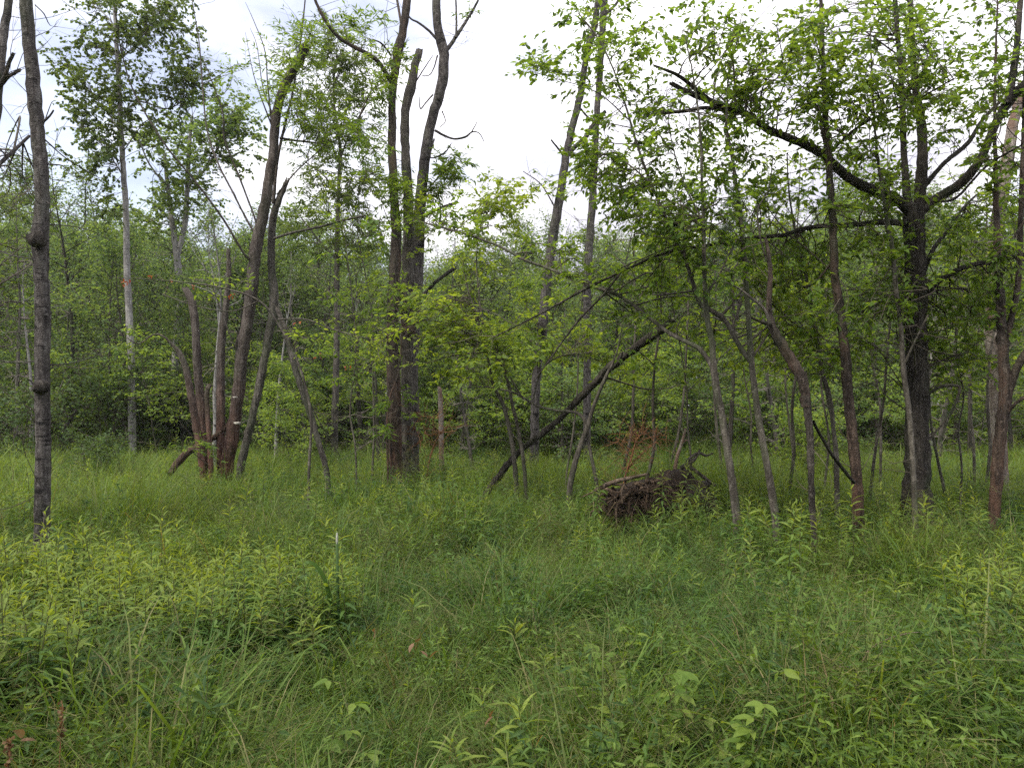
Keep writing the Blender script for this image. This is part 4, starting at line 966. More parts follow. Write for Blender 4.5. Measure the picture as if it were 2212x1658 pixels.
traced('pale_snag', 'pale barkless dead trunk behind the brown forked tree at the right', 10.2,
 [('trunk', [(2158, 960, 34), (2152, 860, 34), (2148, 760, 37), (2142, 660, 35), (2146, 560, 32), (2160, 440, 30), (2174, 360, 28), (2188, 270, 25), (2200, 215, 20)], 0, dict(ragged=0.3, rough=0.08)),
  ('dark_hole', [(2143, 628, 9), (2144, 618, 8)], -0.02, dict(d0=-0.11, noleaf=True, mat='dark_soil')),
  ('dark_hole', [(2153, 735, 8), (2154, 727, 7)], -0.02, dict(d0=-0.12, noleaf=True, mat='dark_soil'))],
 bark='deadwood', cat='dead tree', twigs=10, twiglen=0.3)

# slight stems that fill the thicket at the right
stem_spots = [(1392, 9.6), (1440, 11.0), (1492, 9.0), (1705, 9.4), (1718, 11.5), (1782, 10.4), (1880, 9.2), (1902, 11.2), (2040, 9.4), (2075, 8.6), (2105, 10.8), (2130, 9.9), (1345, 12.0), (1560, 12.0), (1630, 11.0), (1225, 12.4), (770, 11.0), (805, 12.6)]
stem_note = ['left of the near tall sapling, above the root plate', 'thin and far, straight over the root plate', 'right beside the near tall sapling', 'just left of the gnarled snag',
 'far, directly behind the gnarled snag', 'between the snag and the peeling trunk', 'just left of the thick dark tree', 'far, between the peeling and thick dark trunks', 'close on the right of the thick dark tree',
 'nearest of those right of the thick dark tree', 'far, midway between dark tree and right edge', 'touching the forked tree at the right edge', 'beyond the top of the leaning log', 'far, between the two tall saplings',
 'just left of the peeling and snag group', 'between the two grey aspens by the sky gap', 'just right of the slim upright tree', 'left beside the central trio']
for si, (X0, D0) in enumerate(stem_spots):
    lean = random.uniform(-.16, .10); n = 9; X = X0; pts = []
    top = random.uniform(150, 520)
    w0 = random.uniform(5, 9)
    yb = 875 + (CAM_H - .5) * F / D0
    for i in range(n):
        f = i / (n - 1)
        pts.append((X, yb + (top - yb) * f, w0 * (1 - .8 * f)))
        X += (lean + random.gauss(0, .10)) * (yb - top) / n
    e = len(pts) - 1
    br = []
    for k in (3, 4, 5, 6):
        sx = random.choice((-1, 1)); L = random.uniform(60, 160)
        bx, by, bw = pts[k]
        br.append(('branch', [(bx, by, bw * .6), (bx + sx * L * .4, by - L * .35, bw * .5), (bx + sx * L, by - L * random.uniform(.5, 1.0), bw * .25)], random.uniform(-.5, .5)))
    tx, ty, _ = pts[-2]
    traced('thin_sapling', 'slight stem ' + stem_note[si], D0, [('trunk', pts, 0)] + br, bark='sapling_bark', lmat=random.choice(['leaf', 'leaf_bright']),
           leaf=.085, per=9, twigs=14, twiglen=.45, layered=True, group='slight saplings between the larger trunks', sides=7,
           masses=[(pts[5][0], pts[5][1], 90, 60, 0, 6), (pts[7][0], pts[7][1], 90, 70, 0, 8), (pts[3][0], pts[3][1] - 20, 80, 40, 0, 4)])

# ------------------------------------------------------------------ the damp air of the wood
HAZE = 0.0004
hz = Acc(); hx, hy0, hy1, hz0, hz1 = 150, -30, 130, -1.6, 34
hv = [(sx * hx, yy, zz) for zz in (hz0, hz1) for yy in (hy0, hy1) for sx in (-1, 1)]
hz.add(hv, None, [(0, 2, 3, 1), (4, 5, 7, 6), (0, 1, 5, 4), (2, 6, 7, 3), (0, 4, 6, 2), (1, 3, 7, 5)])
hm, ht = new_mat('haze')
pv = ht.nodes.new('ShaderNodeVolumePrincipled'); pv.inputs['Density'].default_value = HAZE
pv.inputs['Color'].default_value = (0.93, 0.95, 0.97, 1); pv.inputs['Anisotropy'].default_value = 0.2
ho = ht.nodes.new('ShaderNodeOutputMaterial'); ht.links.new(pv.outputs[0], ho.inputs['Volume'])
if HAZE: link('haze', hz.mesh('haze', hm, smooth=False), stuff=True)

# small stump-like post behind the trio and pale stub
traced('standing_stub', 'short pale broken stub behind the central trio', 14.0,
 [('trunk', [(953, 925, 12), (952, 880, 12), (950, 840, 10)], 0, dict(ragged=0.06))], bark='deadwood', cat='stump')

# ------------------------------------------------------------------ root plate of the fallen tree
def root_plate():
    D0 = 8.4
    c = at(1425, 1050, D0); gz = ground_z(c[0], c[1])
    org = np.array((c[0], c[1], gz))
    root = empty('root_plate', tuple(org), 'upturned mass of brown roots and black earth left by a fallen tree', 'tree root')
    # earth body: lumpy, hollowed dark
    a = Acc(); n1, n2 = 16, 26; v = []
    for i in range(n1 + 1):
        th = math.pi * i / n1
        for j in range(n2):
            ph = 2 * math.pi * j / n2
            dx, dy, dz = math.sin(th) * math.cos(ph), math.sin(th) * math.sin(ph), math.cos(th)
            k = 1 + 0.28 * mnoise.noise(Vector((dx * 2.3, dy * 2.3, dz * 2.3 + 4))) + 0.16 * mnoise.noise(Vector((dx * 7, dy * 7, dz * 7))) + 0.05 * rng.standard_normal()
            v.append((org[0] + 0.62 * k * dx + 0.03, org[1] + 0.30 * k * dy, c[2] - 0.20 + (0.36 * k * dz) * (1.08 if dx > 0 else 0.8)))
    f = [(i * n2 + j, i * n2 + (j + 1) % n2, (i + 1) * n2 + (j + 1) % n2, (i + 1) * n2 + j) for i in range(n1) for j in range(n2)]
    a.add(v, None, f); link('earth', a.mesh('earth', M['dark_soil'], org, smooth=False), root)
    # roots that plait over it
    for q in range(70):
        th = random.uniform(0.1, math.pi) if q % 4 == 0 else random.uniform(1.5, math.pi); r = random.uniform(0.75, 1.12)
        p0 = np.array((org[0] + 0.68 * math.cos(th) * r, org[1] - 0.22 + random.uniform(-.10, .2), c[2] - 0.30 + (0.46 if math.cos(th) > 0 else 0.36) * math.sin(th) * r))
        dv = np.array((random.choice((-1, 1)) * random.uniform(.4, 1), random.uniform(-.4, .3), random.uniform(-1.0, 0.25)))
        pth = grow_path(p0, dv, random.uniform(0.18, 0.55), 7, -0.10, 0.55)
        ac = Acc(); tube(ac, spline(pth, 0.03), np.linspace(random.uniform(0.008, 0.028), 0.003, len(spline(pth, 0.03))), 6, rough=0.25, seed=q)
        link('root', ac.mesh('root', M['rotwood'], org), root)
    hair = Acc()
    for q in range(800):
        th = random.uniform(1.3, math.pi) if q % 5 else random.uniform(0, math.pi)
        p0 = np.array((org[0] + 0.60 * math.cos(th) * random.uniform(.3, 1.1), org[1] - 0.25 + random.uniform(-.1, .25), c[2] - 0.27 + 0.42 * math.sin(th) * random.uniform(.2, 1.05)))
        pth = grow_path(p0, rng.standard_normal(3) * (1, .5, .6) + (0, -0.3, -0.5), random.uniform(0.08, 0.3), 4, -0.1, 0.6)
        tube(hair, pth, np.linspace(0.0035, 0.001, 5), 3, cap=False)
    link('root_hairs', hair.mesh('root_hairs', M['rotwood'], org), root, stuff=True)
    for pts, nm in (([(1545, 1048, 6), (1500, 1015, 8), (1485, 1000, 8), (1495, 985, 6), (1510, 978, 6), (1525, 984, 5), (1540, 978, 3)], 'root'),
                    ([(1470, 1010, 9), (1490, 1000, 8), (1505, 985, 6), (1512, 970, 4)], 'root')):
        A = [(*at(X, Y, D0 - 0.3), w_ / 2 / F * D0) for X, Y, w_ in pts]
        S = spline(A, 0.03); ac = Acc(); tube(ac, S[:, :3], S[:, 3], 7, rough=0.2)
        link(nm, ac.mesh(nm, M['dark_bark'], org), root)
    for pts, mt in (([(1284, 1060, 6), (1305, 1049, 10), (1335, 1038, 9), (1362, 1032, 7), (1395, 1024, 5)], 'rotwood2'),
                    ([(1345, 1085, 4), (1343, 1065, 5), (1346, 1050, 4), (1352, 1040, 3)], 'rotwood2')):
        A = [(*at(X, Y, D0 - 0.4), w_ / 2 / F * D0) for X, Y, w_ in pts]
        S = spline(A, 0.03); ac = Acc(); tube(ac, S[:, :3], S[:, 3], 10, rough=0.2, ragged=0.05)
        link('broken_root', ac.mesh('broken_root', M[mt], org), root)
root_plate()

def bare_thing(name, label, cat, D, limbs, mat, tw=0, twl=0.3):
    return traced(name, label, D, limbs, bark=mat, cat=cat, twigs=tw, twiglen=twl, twigmat=mat if mat in ('rust_twig', 'dead_twig') else 'twig', rough=0.08)
bare_thing('rusty_dead_branch', 'feathery rust coloured dead branch standing behind the root plate', 'branch', 9.2,
 [('stem', [(1350, 1030, 4), (1365, 985, 4), (1375, 950, 3), (1390, 935, 2)], 0), ('branch', [(1365, 990, 3), (1340, 960, 2), (1330, 945, 1)], 0),
  ('branch', [(1370, 965, 3), (1400, 945, 2), (1440, 940, 1)], 0.1), ('branch', [(1352, 1020, 3), (1375, 990, 3), (1410, 960, 2), (1420, 950, 1)], 0.1)], 'rust_twig', 90, 0.22)
bare_thing('rusty_dead_branch', 'tangle of thin rust brown dead twigs at the foot of the central trio', 'branch', 12.3,
 [('stem', [(930, 985, 4), (945, 945, 3), (965, 920, 2)], 0), ('branch', [(900, 960, 3), (930, 940, 2), (985, 930, 2)], 0), ('branch', [(890, 930, 3), (910, 900, 2), (950, 905, 1)], -.2)], 'rust_twig', 80, 0.3)
bare_thing('pale_dead_twig', 'short pale forked dead twig rising beyond the root plate', 'branch', 9.8,
 [('stem', [(1462, 990, 9), (1470, 965, 8), (1476, 945, 7), (1480, 928, 5)], 0, dict(ragged=0.03)), ('branch', [(1472, 960, 4), (1482, 950, 3), (1490, 955, 2)], 0)], 'deadwood', 0)
bare_thing('leaning_dead_branch', 'dark forked dead limb leaning low among the bushes at far left', 'branch', 17.0,
 [('stem', [(140, 930, 9), (152, 905, 8), (165, 885, 6)], 0), ('branch', [(150, 905, 4), (135, 880, 3)], 0)], 'dark_bark', 10, 0.5)

# dark little shrub on the left and two other lone bushes, traced by place
for (X, Y, D, s, kd, lb) in ((215, 985, 12.5, 0.62, 'bush2', 'small dark green shrub in the grass right of the tall grey trunk'),
                             (1700, 900, 13.0, 0.9, 'bush0', 'light green bush in the gap behind the gnarled snag'),
                             (60, 960, 16, 1.1, 'bush2', 'dark shrub behind the tall grey trunk')):
    p = at(X, Y, D); place(kd, p[0], p[1], s, lb, None)

# ------------------------------------------------------------------ meadow
def blades(acc, n, R_, hmin, hmax, wd, bend, segs=4, mat=0, up=0.0):
    a = rng.random(n) * 2 * math.pi; r = R_ * np.sqrt(rng.random(n))
    b = np.stack((r * np.cos(a), r * np.sin(a), np.full(n, -0.03)), 1)
    az = a + rng.standard_normal(n) * 1.0
    h = hmin + (hmax - hmin) * rng.random(n)
    out_ = np.stack((np.cos(az), np.sin(az), np.zeros(n)), 1)
    sd_ = np.stack((-np.sin(az + rng.standard_normal(n) * .5), np.cos(az), np.zeros(n)), 1)
    bd = bend * (0.3 + 1.2 * rng.random(n))
    L = []
    p = b.copy(); th = 0.08 + 0.25 * rng.random(n) * (1 - up)
    V = []
    w_ = wd * (0.6 + 0.8 * rng.random(n))
    for s in range(segs + 1):
        f = s / segs; ww = (w_ * (1 - f ** 1.8) * (0.7 + 0.3 * min(1, f * 4)))[:, None]
        if s == segs: V.append(p.copy())
        else: V.append(p - sd_ * ww / 2); V.append(p + sd_ * ww / 2)
        step = (h / segs)[:, None]
        p = p + step * (out_ * np.sin(th)[:, None] + np.array((0, 0, 1)) * np.cos(th)[:, None])
        th = th + bd * (0.5 + f) / segs * 2
    k = 2 * segs + 1
    V = np.stack(V, 1).reshape(-1, 3)
    q = [(2 * s, 2 * s + 1, 2 * s + 3, 2 * s + 2) for s in range(segs - 1)]
    t = [(2 * segs - 2, 2 * segs - 1, 2 * segs)]
    base = (np.arange(n) * k)[:, None, None]
    acc.add(V, (np.array(t)[None] + base).reshape(-1, 3), (np.array(q)[None] + base).reshape(-1, 4), np.repeat(rng.random(n), k), mat)

def grass_tuft(n, R_, h0, h1, wd, bend, straw=0.12):
    a = Acc(); blades(a, int(n * (1 - straw)), R_, h0, h1, wd, bend)
    if straw: blades(a, max(1, int(n * straw)), R_, h0, h1 * 1.1, wd * 0.7, bend * 0.8, mat=1)
    return a

def panicle(n=5, H=0.8):
    """flowering grass: fine nodding head of short side branches"""
    a = Acc()
    for _ in range(n):
        az = random.uniform(0, 6.28)
        p = grow_path((random.gauss(0, .05), random.gauss(0, .05), -.03), rand_dir_h(az, 1.25), H * random.uniform(.7, 1.1), 7, 0.0, 0.10)
        p[:, 0] += np.cos(az) * np.linspace(0, 1, 8) ** 2 * 0.18; p[:, 1] += np.sin(az) * np.linspace(0, 1, 8) ** 2 * 0.18
        tube(a, p, np.linspace(.0016, .0007, 8), 3, cap=False, mat=1, rnd=random.random())
        top = spline(p[4:], 0.03)
        for q in top:
            for _k in range(2):
                e = grow_path(q, rng.standard_normal(3) * (1, 1, .4) + (0, 0, .3), random.uniform(.03, .10), 2, -0.15, .2)
                tube(a, e, np.array((.0007, .0006, .0012)), 3, cap=False, mat=1, rnd=random.random())
    blades(a, 14, 0.06, 0.3, 0.6, 0.006, 0.9)
    return a

def goldenrod(H, nl, leaf, tpl='lance', collect=False, mat=0, whorl=1.0):
    """upright leafy stem: narrow leaves all round, a pale tuft of young ones on top"""
    st = Acc(); p = grow_path((0, 0, -.03), (random.gauss(0, .08), random.gauss(0, .08), 1), H, 6, 0.02, .06)
    tube(st, p, np.linspace(.0035, .0016, 7), 4, cap=False)
    t = np.linspace(0.25, 1.0, nl) ** 0.85
    k = np.minimum(5, (t * 6).astype(int)); f = (t * 6 - k)[:, None]
    pos = p[k] * (1 - f) + p[k + 1] * f
    az = np.arange(nl) * 2.399 + rng.standard_normal(nl) * .25
    el = -0.35 + 1.35 * np.clip((t - 0.35) / 0.65, 0, 1) ** 2.2 + rng.standard_normal(nl) * 0.16
    d = np.stack((np.cos(az) * np.cos(el), np.sin(az) * np.cos(el), np.sin(el)), 1)
    sz = leaf * (0.75 + 0.35 * np.sin(np.pi * np.clip(t, 0, 1))) * np.where(t > 0.93, 0.55, 1.0) * (0.85 + 0.3 * rng.random(nl))
    if collect: return st, pos, d, sz, t
    a = Acc(); hi = t > 0.82; add_leaves(a, pos[~hi], d[~hi], sz[~hi], tpl, 0.22, mat=0); add_leaves(a, pos[hi], d[hi], sz[hi], tpl, 0.22, mat=2)
    st.r = [x for x in st.r]
    a.add(np.concatenate(st.v), None, np.concatenate(st.f4), 0.2, mat=1)
    return a

def broad_herb(H, n, leaf):
    a = Acc()
    for _ in range(5):
        p = grow_path((random.gauss(0, .06), random.gauss(0, .06), -.03), rng.standard_normal(3) * (.5, .5, 0) + (0, 0, 1), H * random.uniform(.6, 1.1), 5, 0, .2)
        tube(a, p, np.linspace(.003, .0012, 6), 3, cap=False, mat=1, rnd=.2)
        m = n
        t = rng.random(m) * 3.5 + 1.4; k = np.minimum(4, t.astype(int)); f = (t - k)[:, None]
        pp = p[k] * (1 - f) + p[k + 1] * f
        d = rng.standard_normal((m, 3)) * (1, 1, .25)
        add_leaves(a, pp + unit(d) * 0.03, d + (0, 0, .05), leaf * (.6 + .7 * rng.random(m)), 'ovate', .3)
    return a

def fine_herb(H):
    """bedstraw-like froth of tiny leaves"""
    a = Acc()
    for _ in range(9):
        p = grow_path((random.gauss(0, .05), random.gauss(0, .05), 0), rng.standard_normal(3) * (.45, .45, 0) + (0, 0, 1), H * random.uniform(.6, 1.1), 6, -0.02, .3)
        tube(a, p, np.linspace(.0018, .0008, 7), 3, cap=False, mat=1, rnd=.3)
        m = 42; t = rng.random(m) * 5.99; k = t.astype(int); f = (t - k)[:, None]
        pp = p[k] * (1 - f) + p[k + 1] * f + rng.standard_normal((m, 3)) * .012
        add_leaves(a, pp, rng.standard_normal((m, 3)) * (1, 1, .5), .028 + .03 * rng.random(m), 'slim', .6)
    return a

GS = [M['grass'], M['straw']]; SS = [M['sedge'], M['straw']]; HS = [M['herb'], M['stem'], M['herb_top']]; DS = [M['herb_dark'], M['stem'], M['herb']]
grass_m = [grass_tuft(70, .17, .25, .62, .0065, 1.1, .06).mesh('grass', GS) for _ in range(4)] + \
          [grass_tuft(46, .15, .35, .75, .0085, 1.6, .06).mesh('grass', GS) for _ in range(4)] + \
          [grass_tuft(26, .10, .45, .85, .012, 1.7, .08).mesh('grass', SS) for _ in range(3)]
pan_m = [panicle(5, .85).mesh('grass', GS) for _ in range(4)]
gold_m = [goldenrod(random.uniform(.6, .8), 38, .10).mesh('herb', HS) for _ in range(6)]
broad_m = [broad_herb(.4, 9, .06).mesh('herb', [HS, DS][i % 2]) for i in range(4)]
fine_m = [fine_herb(.55).mesh('herb', [HS, HS, DS][i % 3]) for i in range(6)]

def field(n, y0, y1, power=1.0):
    """points over the meadow, thinning with distance"""
    u = rng.random(n)
    y = y0 * (y1 / y0) ** (u ** power)
    x = (rng.random(n) * 2 - 1) * (y * 0.78 + 1.2)
    return x, y

def clearing_h(x, y):
    """height of the growth: lower and grassy near, taller and weedy further off"""
    n = mnoise.noise(Vector((x * .5, y * .5, 1.3))); n2 = mnoise.noise(Vector((x * 1.7, y * 1.7, 4.3)))
    return 0.88 + 0.42 * n + 0.45 * n2

def spread(name, meshes, n, y0, y1, s0, s1, mask=None, power=1.0, hf=1.0):
    x, y = field(n, y0, y1, power); P, S, I, Z, T = [], [], [], [], []
    for a, b in zip(x, y):
        if mask is not None:
            mv = mask(a, b)
            if random.random() > mv: continue
        P.append((a, b, ground_z(a, b))); S.append(random.uniform(s0, s1) * (1 + hf * (clearing_h(a, b) - 1)) * (1 + 0.18 * min(1, max(0, (b - 5) / 4))))
        I.append(random.randrange(len(meshes))); Z.append(random.uniform(0, 6.28)); T.append((random.gauss(0, .12), random.gauss(0, .12)))
    return scatter(name, meshes, P, Z, S, I, np.array(T, np.float32))

BRAMBLES = ((1480, 1440, 3.2, 'pale green bramble with toothed leaflets, highest of the lower right patch', 6),
                       (1545, 1500, 2.9, 'pale bramble with the largest leaves, in the middle of its patch', 8),
                       (1440, 1420, 3.5, 'small bramble at the upper left of the lower right patch', 4),
                       (1600, 1560, 2.6, 'low bramble at the bottom of the lower right patch', 7),
                       (1500, 1580, 2.6, 'bramble with yellowish leaves left of the low one at the bottom', 6),
                       (1350, 1380, 3.7, 'few leaved bramble between the patch and the middle stalks', 3),
                       (2130, 1450, 2.9, 'bramble with large bluish leaves by the lower right edge', 4),
                       (1730, 1620, 2.5, 'lone bramble on the bottom edge right of the patch', 4),
                       (1890, 1290, 3.9, 'yellow leaved bramble among the seed grasses', 3),
                       (820, 1600, 2.6, 'low round leafed bramble at the bottom, left of middle', 4),
                       (420, 1480, 3.0, 'low bramble with wide leaves in the lower left grass', 4))
BR = [(at(q[0], q[1], q[2])[0], q[2]) for q in BRAMBLES]

def weedy(a, b):
    n = mnoise.noise(Vector((a * .35 + 5, b * .35, 9.2)))
    return min(1, max(0.06, 0.25 + 1.5 * n + (0.4 if b > 6 else (0.45 if (a < -.8 and 3 < b < 5.5) else -0.42))) * (0.13 if (b < 4.8 and a > -.3) else 1))
def grassy(a, b):
    n = mnoise.noise(Vector((a * .35 + 5, b * .35, 9.2)))
    if any((a - q[0]) ** 2 + (b - q[1]) ** 2 < .055 for q in BR): return 0.12
    return min(1, max(0.3, 0.95 - 0.9 * n))
spread('grass', grass_m, 12500, 1.2, 34, .75, 1.2, grassy, .92)
M['grass_sun_tone'] = leaf_mat('grass_sun_tone', (0.08, 0.135, 0.024), (0.115, 0.18, 0.032), (0.155, 0.225, 0.042), patch=0.3, tmix=0.4, trans=1.7)  # sunlit tone of the open meadow put into the grass colour
sun_tone_m = [grass_tuft(60, .18, .4, .75, .0075, 1.0, 0.1).mesh('grass', [M['grass_sun_tone'], M['straw']]) for _ in range(3)]
def pale(a, b):  # where the sunlit colour is painted in, mostly the right-hand strip
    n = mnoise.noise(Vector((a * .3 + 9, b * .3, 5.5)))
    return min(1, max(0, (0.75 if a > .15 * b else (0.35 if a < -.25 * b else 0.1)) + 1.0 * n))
spread('sun_toned_meadow_grass', sun_tone_m, 3200, 8.5, 21, .85, 1.25, pale)
def mound(a, b):
    return 1 if (a + 2.1) ** 2 / 1.5 + (b - 4.5) ** 2 / .5 < 1 or (a + 2.5) ** 2 / .4 + (b - 3.2) ** 2 / .2 < 1 or (a - 2.75) ** 2 / .2 + (b - 3.8) ** 2 / .3 < 1 else 0
spread('weed_mound', gold_m, 5200, 2.6, 5.5, .85, 1.2, mound, hf=.3)
def deep(a, b):
    n = mnoise.noise(Vector((a * .45 + 1, b * .45, 2.2)))
    return min(1, max(0, -0.1 + 1.8 * n + (0.5 if a > 0.1 * b else -0.1))) * (1 if b < 7 else 0.2)
deep_m = [grass_tuft(60, .18, .2, .58, .0065, 1.2, 0.04).mesh('grass', [M['grass_deep'], M['straw']]) for _ in range(4)]
spread('deep_green_grass', deep_m, 5200, 1.8, 12, .8, 1.2, deep)
spread('flowering_grass', pan_m, 900, 1.4, 30, .7, 1.1, grassy)
spread('meadow_weeds', gold_m, 6200, 2.2, 30, .55, 1.05, weedy, .8)
spread('leafy_ground_cover', broad_m, 2600, 1.6, 26, .5, 1.1, weedy)
spread('fine_ground_cover', fine_m, 4200, 1.8, 30, .7, 1.25, None, .85)

# ------------------------------------------------------------------ single plants of the foreground
def gold_thing(X, Ytop, D, label, group=None, leaf=.12, nl=34, mat='herb', name='goldenrod_plant', tpl='lance', hmin=.4):
    top = at(X, Ytop, D); gz = ground_z(top[0], D)
    H = max(hmin, top[2] - gz)
    st, pos, d, sz, t = goldenrod(H, nl, leaf, collect=True)
    e = empty(name, (top[0], D, gz), label, 'plant', group, random.uniform(0, 6.28))
    link('stem', st.mesh('stem', M['stem']), e)
    hi = t > 0.80
    leaf_objects(e, np.zeros(3), pos[~hi], d[~hi], sz[~hi], tpl, mat, .2)
    leaf_objects(e, np.zeros(3), pos[hi], d[hi], sz[hi], tpl, 'herb_top', .2)
    return e

hero = [
 (350, 1092, 4.7, 'tallest leafy stalk standing above the weeds at left, a spray of leaves at its tip'),
 (238, 1160, 4.4, 'leafy upright stalk with pointed leaves left of the tallest stalk'),
 (205, 1188, 4.2, 'second leafy stalk below and left of the spray topped one'),
 (300, 1205, 4.5, 'leafy stalk low between the two left stalks'),
 (455, 1215, 4.4, 'leafy stalk at the right end of the left weed patch'),
 (425, 1255, 4.0, 'leafy stalk just in front of the dark undergrowth at left'),
 (490, 1235, 4.8, 'small leafy stalk at the outer right of the left weed patch'),
 (65, 1330, 3.3, 'broad pale leafed stalk near the lower left edge'),
 (145, 1345, 3.2, 'leafy stalk beside the broad pale one near the lower left edge'),
 (20, 1380, 3.0, 'pale leafed stalk cut by the lower left edge'),
 (135, 1465, 2.9, 'short leafy stalk below the pair at lower left'),
 (620, 1280, 4.2, 'single leafy stalk left of the cattail'),
 (685, 1330, 3.9, 'leafy stalk just below the cattail leaves'),
 (900, 1275, 4.3, 'leafy stalk in the middle of the meadow'),
 (1008, 1060, 7.2, 'bright young stalk standing out before the twin stems'),
 (955, 1080, 7.0, 'pale stalk left of the bright young one in the mid meadow'),
 (1060, 1090, 6.8, 'pale stalk right of the bright young one in the mid meadow'),
 (1250, 1240, 4.7, 'leafy stalk in open grass right of centre'),
 (1100, 1330, 3.9, 'wide leafy stalk in the lower middle'),
 (1165, 1400, 3.5, 'leafy stalk below the wide one in the lower middle'),
 (1050, 1470, 3.1, 'upright leafy stalk near the bottom middle'),
 (1160, 1495, 2.8, 'tall narrow stalk rising at the bottom, right of middle'),
 (1110, 1585, 2.6, 'arching broad leafed stalk at the bottom edge'),
 (1035, 1570, 2.6, 'short stalk left of the arching one at the bottom edge'),
 (2150, 1235, 3.9, 'leafy stalk with broad top leaves by the right edge'),
 (1985, 1060, 6.9, 'slender stalk in front of the thick dark trunk'),
 (1955, 1230, 4.4, 'small stalk among seed grasses at the right'),
 (2080, 1270, 4.0, 'stalk left of the broad topped one by the right edge'),
 (2190, 1330, 3.4, 'drooping stalk cut by the right edge'),
 (760, 1130, 6.0, 'bright stalk just behind the cattail'),
 (690, 1110, 6.6, 'bright stalk in weeds below the dead leaning pole'),
 (850, 1120, 6.4, 'bright stalk below the front trunk of the trio'),
 (1440, 1120, 6.4, 'green stalk in front of the root plate'),
 (1470, 1090, 7.2, 'green stalk against the black earth of the root plate'),
 (1550, 1090, 7.2, 'green stalk just right of the root plate'),
]
for X, Y, D, lb in hero:
    gold_thing(X, Y, D, lb, leaf=.135 if D < 5 else .125, nl=30)
# more of the same, which nothing tells apart
for i in range(150):
    D = random.uniform(4.8, 11); X = random.uniform(20, 2190)
    x = (X - 1106) / F * D
    if weedy(x, D) < 0.3: continue
    gz = ground_z(x, D); H = random.uniform(.65, .95)
    kd = gold_m[i % len(gold_m)]
    o = link('goldenrod_plant', kd, None, (x, D, gz)); o.rotation_euler = (random.gauss(0, .08), random.gauss(0, .08), random.uniform(0, 6.28))
    s = H / .72; o.scale = (s, s, s)
    o['label'] = 'leafy green weed stalk ' + ('in the near meadow before ' if D < 6.3 else 'among the weeds near ') + region(X).replace('behind ', ''); o['category'] = 'plant'; o['group'] = 'leafy stalks across the meadow'

# brambles in the lower right
def bramble(X, Y, D, label, n=7, H=.50):
    p = at(X, Y, D); gz = ground_z(p[0], D)
    e = empty('bramble_plant', (p[0], D, gz), label, 'plant', None)
    st = Acc(); P, Dr, S = [], [], []
    for _ in range(int(n * 1.6)):
        c = grow_path((0, 0, -.02), rng.standard_normal(3) * (.8, .8, 0) + (0, 0, 1), H * random.uniform(.8, 1.4), 7, -0.08, .2)
        tube(st, c, np.linspace(.0035, .0015, 8), 4, cap=False)
        for k in range(3, 8):
            az = random.uniform(0, 6.28)
            pet = grow_path(c[k], (math.cos(az), math.sin(az), .35), .05, 2, -.02, .1)
            tube(st, pet, np.array((.0014, .0012, .001)), 3, cap=False)
            for da in (-1.15, 0, 1.15):
                P.append(pet[-1]); Dr.append((math.cos(az + da), math.sin(az + da), -.12)); S.append(.070 if da == 0 else .055)
    link('stem', st.mesh('stem', M['stem']), e)
    leaf_objects(e, np.zeros(3), np.array(P), np.array(Dr), np.array(S) * (.8 + .5 * rng.random(len(S))), 'ovate', 'bramble', .25)
for X, Y, D, lb, n in BRAMBLES:
    bramble(X, Y, D, lb, n)

# cattail with its pale tip
def cattail():
    D = 4.3; p = at(728, 1150, D); gz = ground_z(p[0], D); H = p[2] - gz
    e = empty('cattail_plant', (p[0], D, gz), 'single dark cattail like stalk with a white tip and bent blades', 'plant')
    a = Acc(); tube(a, [(0, 0, -.02), (0.01, 0, H * .5), (0.0, 0, H * .93)], [.009, .009, .008], 8, cap=True); link('stem', a.mesh('stem', M['herb_dark']), e)
    a = Acc(); S = spline([(0, 0, H * .92, .005), (0, 0, H * .95, .007), (0, 0, H * .98, .006), (0, 0, H * 1.0, .002)], .01)
    tube(a, S[:, :3], S[:, 3], 8); link('flower_spike', a.mesh('flower_spike', M['spike']), e)
    for az, top, reach in ((3.3, H * .82, .30), (2.9, H * .76, .22), (0.2, H * .78, .2)):
        c = spline([(0, 0, .05), (math.cos(az) * .05, math.sin(az) * .05, top * .8), (math.cos(az) * reach * .6, math.sin(az) * .1, top), (math.cos(az) * reach, math.sin(az) * .1, top * .72)], .04)
        n = len(c); w_ = .020 * (1 - np.linspace(0, 1, n) ** 3) + .001
        a = Acc(); v = np.concatenate((c - [0, 0, 0] + np.stack((w_ * .45, w_ * .3, w_ * .45), 1), c - np.stack((w_ * .45, w_ * .3, w_ * .45), 1)))
        a.add(v, None, [(i, i + 1, n + i + 1, n + i) for i in range(n - 1)], .5); link('blade', a.mesh('blade', M['sedge']), e)
cattail()

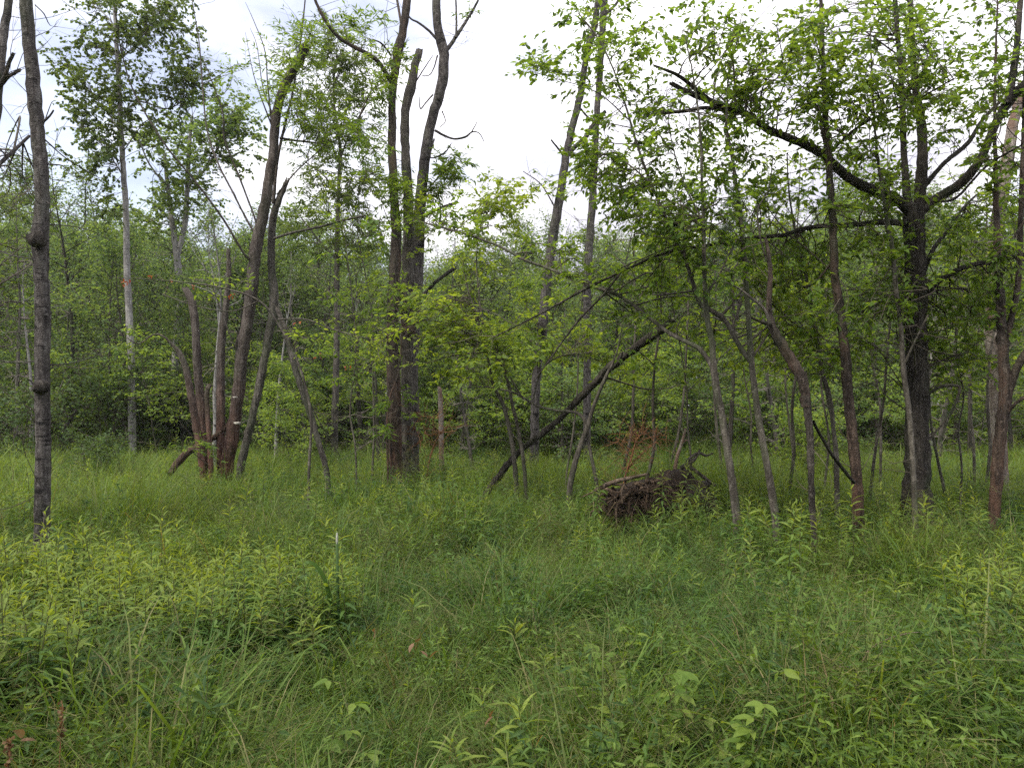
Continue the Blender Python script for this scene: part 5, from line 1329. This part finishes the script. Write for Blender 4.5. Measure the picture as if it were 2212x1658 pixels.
# reddish dock spikes and fallen leaves in the foreground
def dock(X, Y, D, label):
    p = at(X, Y, D); gz = ground_z(p[0], D); H = p[2] - gz
    e = empty('dock_plant', (p[0], D, gz), label, 'plant')
    a = Acc(); tube(a, [(0, 0, -.02), (.01, 0, H * .5), (.02, 0, H)], [.003, .002, .0015], 5); link('stem', a.mesh('stem', M['rust_twig']), e)
    a = Acc(); m = 60; z = H * (.8 + .2 * rng.random(m))
    add_leaves(a, np.stack((np.full(m, .017), np.zeros(m), z), 1) + rng.standard_normal((m, 3)) * .004, rng.standard_normal((m, 3)) + (0, 0, .6), .014, 'round', .8)
    link('seed_head', a.mesh('seed_head', M['dry_leaf']), e)
dock(122, 1520, 2.5, 'thin stalk with a pinkish brown seed head at the lower left')
dock(8, 1600, 2.3, 'reddish seed stalk cut by the lower left edge')
for X, Y, D, lb in ((895, 1390, 3.7, 'rust brown dead leaf caught in the grass below the middle'), (925, 1425, 3.5, 'orange dead leaf in the grass right of the rust brown one'),
                    (810, 1360, 3.8, 'brown dead leaf hanging on a weed left of the orange one'), (1070, 1540, 2.8, 'small red leaf low at the bottom middle'),
                    (48, 1603, 2.4, 'reddish dead leaf at the lower left corner'), (2052, 1435, 3.1, 'dark curled dead leaf hanging at the lower right'),
                    (1960, 1425, 3.1, 'small tan dead leaf left of the dark curled one')):
    p = at(X, Y, D); a = Acc()
    add_leaves(a, np.zeros((2, 3)) + rng.standard_normal((2, 3)) * .008, rng.standard_normal((2, 3)) + (0, 0, -.6), .055, 'ovate', .8)
    o = link('dead_leaf', a.mesh('dead_leaf', M['dry_leaf' if 'dark' not in lb else 'rotwood']), None, tuple(p)); o['label'] = lb; o['category'] = 'leaf'
# dead straw-coloured stem lying across the right foreground
def dead_stalk():
    D = 3.3; b = at(1850, 1430, D)
    e = empty('dead_stalk', tuple(b), 'bent straw coloured dead stalk lying on the grass at the lower right', 'stalk')
    pts = [at(1800, 1440, D), at(1855, 1435, D), at(1880, 1400, D + .05), at(1930, 1375, D + .1), at(1990, 1365, D + .2), at(2030, 1385, D + .25)]
    S = spline(pts, .03); a = Acc(); tube(a, S, np.linspace(.004, .0012, len(S)), 5); link('stem', a.mesh('stem', M['deadwood'], b), e)
    for q in (4, 8, 11, 14):
        if q < len(S) - 1:
            g = grow_path(S[q], (random.uniform(-.5, .5), -.2, -1), .08, 3, 0, .3); a = Acc(); tube(a, g, np.linspace(.002, .001, 4), 3); link('side_stem', a.mesh('side_stem', M['deadwood'], b), e)
dead_stalk()
